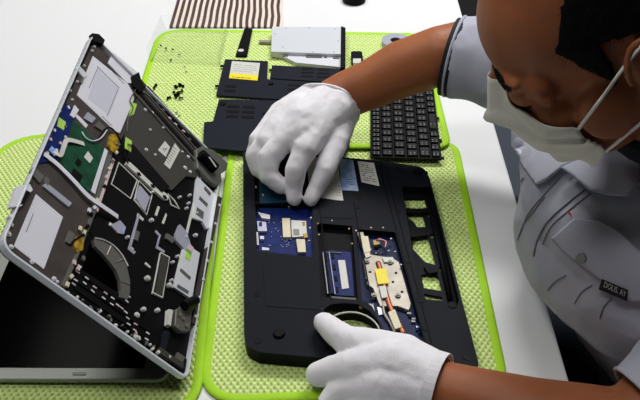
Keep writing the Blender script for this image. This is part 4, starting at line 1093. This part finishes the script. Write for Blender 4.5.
# woven lettering on the tag
cu = bpy.data.curves.new('t', 'FONT'); cu.body = 'DOLIS. AY'; cu.size = 1; cu.extrude = 0
to = bpy.data.objects.new('t', cu); COL.objects.link(to); dg = bpy.context.evaluated_depsgraph_get()
tm = bpy.data.meshes.new_from_object(to.evaluated_get(dg)); bpy.data.objects.remove(to)
xs = [v.co.x for v in tm.vertices]; ys = [v.co.y for v in tm.vertices]; X0, X1, Y0_, Y1_ = min(xs), max(xs), min(ys), max(ys)
tb = bvh_of(tg.data)
a, b2, c2, d2 = [V((x, y)) for x, y in ((604.5, 286.5), (625, 295), (626, 292), (605, 282.5))]
a, b2, d2, c2 = V((603.5, 287)), V((625.5, 297)), V((605, 281.5)), V((626.5, 291.5))
lastp = None
for v in tm.vertices:
    s = (v.co.x-X0)/(X1-X0); t_ = (v.co.y-Y0_)/(Y1_-Y0_); q = a.lerp(b2, s).lerp(d2.lerp(c2, s), t_)
    d = ray(q.x, q.y).normalized(); r = tb.ray_cast(CAM-boff, d); 
    if r[0] is not None: lastp = (r[0]+boff-CAM).length
    v.co = CAM+d*((lastp or .8)-.0022)
obj('tag_lettering', tm, M['paper'], tg)
# ------------------------------------------------ chairs
def stool(name, label, cx, cy, top, m, w=.21, back=None):
    t = thing(name, label, 'chair', (cx, cy, FZ))
    pts = rnd([V((cx-w, cy-w, top-.05)), V((cx+w, cy-w, top-.05)), V((cx+w, cy+w, top-.05)), V((cx-w, cy+w, top-.05))], .05)
    obj('seat', prism(bmesh.new(), pts, V((0, 0, .05))), m, t, bevel=.012, seg=3)
    obj('column', cyl(bmesh.new(), (cx, cy, FZ+.08), (cx, cy, top-.05), .025), M['grey'], t)
    for k_ in range(5):
        an = 2*PI*k_/5+.3; q = V((cx+.26*math.cos(an), cy+.26*math.sin(an), FZ+.05))
        obj('leg', tube(bmesh.new(), [V((cx, cy, FZ+.10)), q], .018, 8), M['blackd'], t, smooth=True)
        obj('caster', ball(bmesh.new(), q-V((0, 0, .022)), .026), M['blackd'], t, smooth=True)
    if back:
        obj('backrest', prism(bmesh.new(), rnd([V((cx+w, cy-w*.9, top+.12)), V((cx+w, cy+w*.9, top+.12)), V((cx+w, cy+w*.9, top+.42)), V((cx+w, cy-w*.9, top+.42))], .05), V((.04, 0, 0))), m, t, bevel=.01)
        obj('back_bar', tube(bmesh.new(), [V((cx+w-.05, cy, top-.03)), V((cx+w+.05, cy, top-.0)), V((cx+w+.05, cy, top+.2))], .015, 8), M['blackd'], t)
stool('office_chair', 'black swivel chair under the seated person', .57, .69, -.302, M['blackd'], .22)
stool('office_chair', 'slate blue empty seat beside the table edge behind the person', .57, 1.40, -.25, M['trouser'], .22)
# ------------------------------------------------ light and camera
def lampbox(loc, sx, sy, power, label, col=(1, .99, .97)):
    t = thing('ceiling_light', label, 'ceiling light', loc, 'ceiling lights')
    bm = bmesh.new(); box(bm, (loc[0], loc[1], loc[2]), (sx+.06, sy+.06, .05)); obj('housing', bm, M['lamp'], t)
    bm = bmesh.new(); box(bm, (loc[0], loc[1], loc[2]-.028), (sx, sy, .006)); obj('diffuser', bm, GLOW, t)
    l = bpy.data.lights.new('ceiling_lamp', 'AREA'); l.shape = 'RECTANGLE'; l.size = sx; l.size_y = sy; l.energy = power; l.color = col
    o = bpy.data.objects.new('ceiling_lamp', l); COL.objects.link(o); o.location = (loc[0], loc[1], loc[2]-.04)
GLOW = emit_mat((255, 252, 245), 3.0)
lampbox((.6, 2.2, 1.95), 1.2, .5, 48, 'bright ceiling light panel beyond the far end of the work table')
lampbox((-.9, 1.8, 1.95), .5, 1.2, 7, 'dimmer ceiling light panel to the left above the work table')
lampbox((-.45, .55, 1.95), 1.2, .3, 7.5, 'added unseen fill light panel overhead near the front of the work table')  # fill lamp added out of view to brighten the near table and glove tops
w = bpy.data.worlds.new('room_air'); w.use_nodes = True; sc.world = w
w.node_tree.nodes['Background'].inputs[0].default_value = (.9, .95, 1, 1); w.node_tree.nodes['Background'].inputs[1].default_value = .13
cd = bpy.data.cameras.new('camera'); cd.sensor_width = 36; cd.lens = FPX/640*36; cd.clip_start = .02; cd.clip_end = 30
co = bpy.data.objects.new('camera', cd); COL.objects.link(co)
co.location = CAM; co.rotation_euler = (math.pi/2-TH, 0, 0); sc.camera = co
sc.view_settings.view_transform = 'Standard'; sc.view_settings.look = 'None'; sc.view_settings.gamma = 1; sc.view_settings.use_curve_mapping = False
sc.view_settings.exposure = 0.0
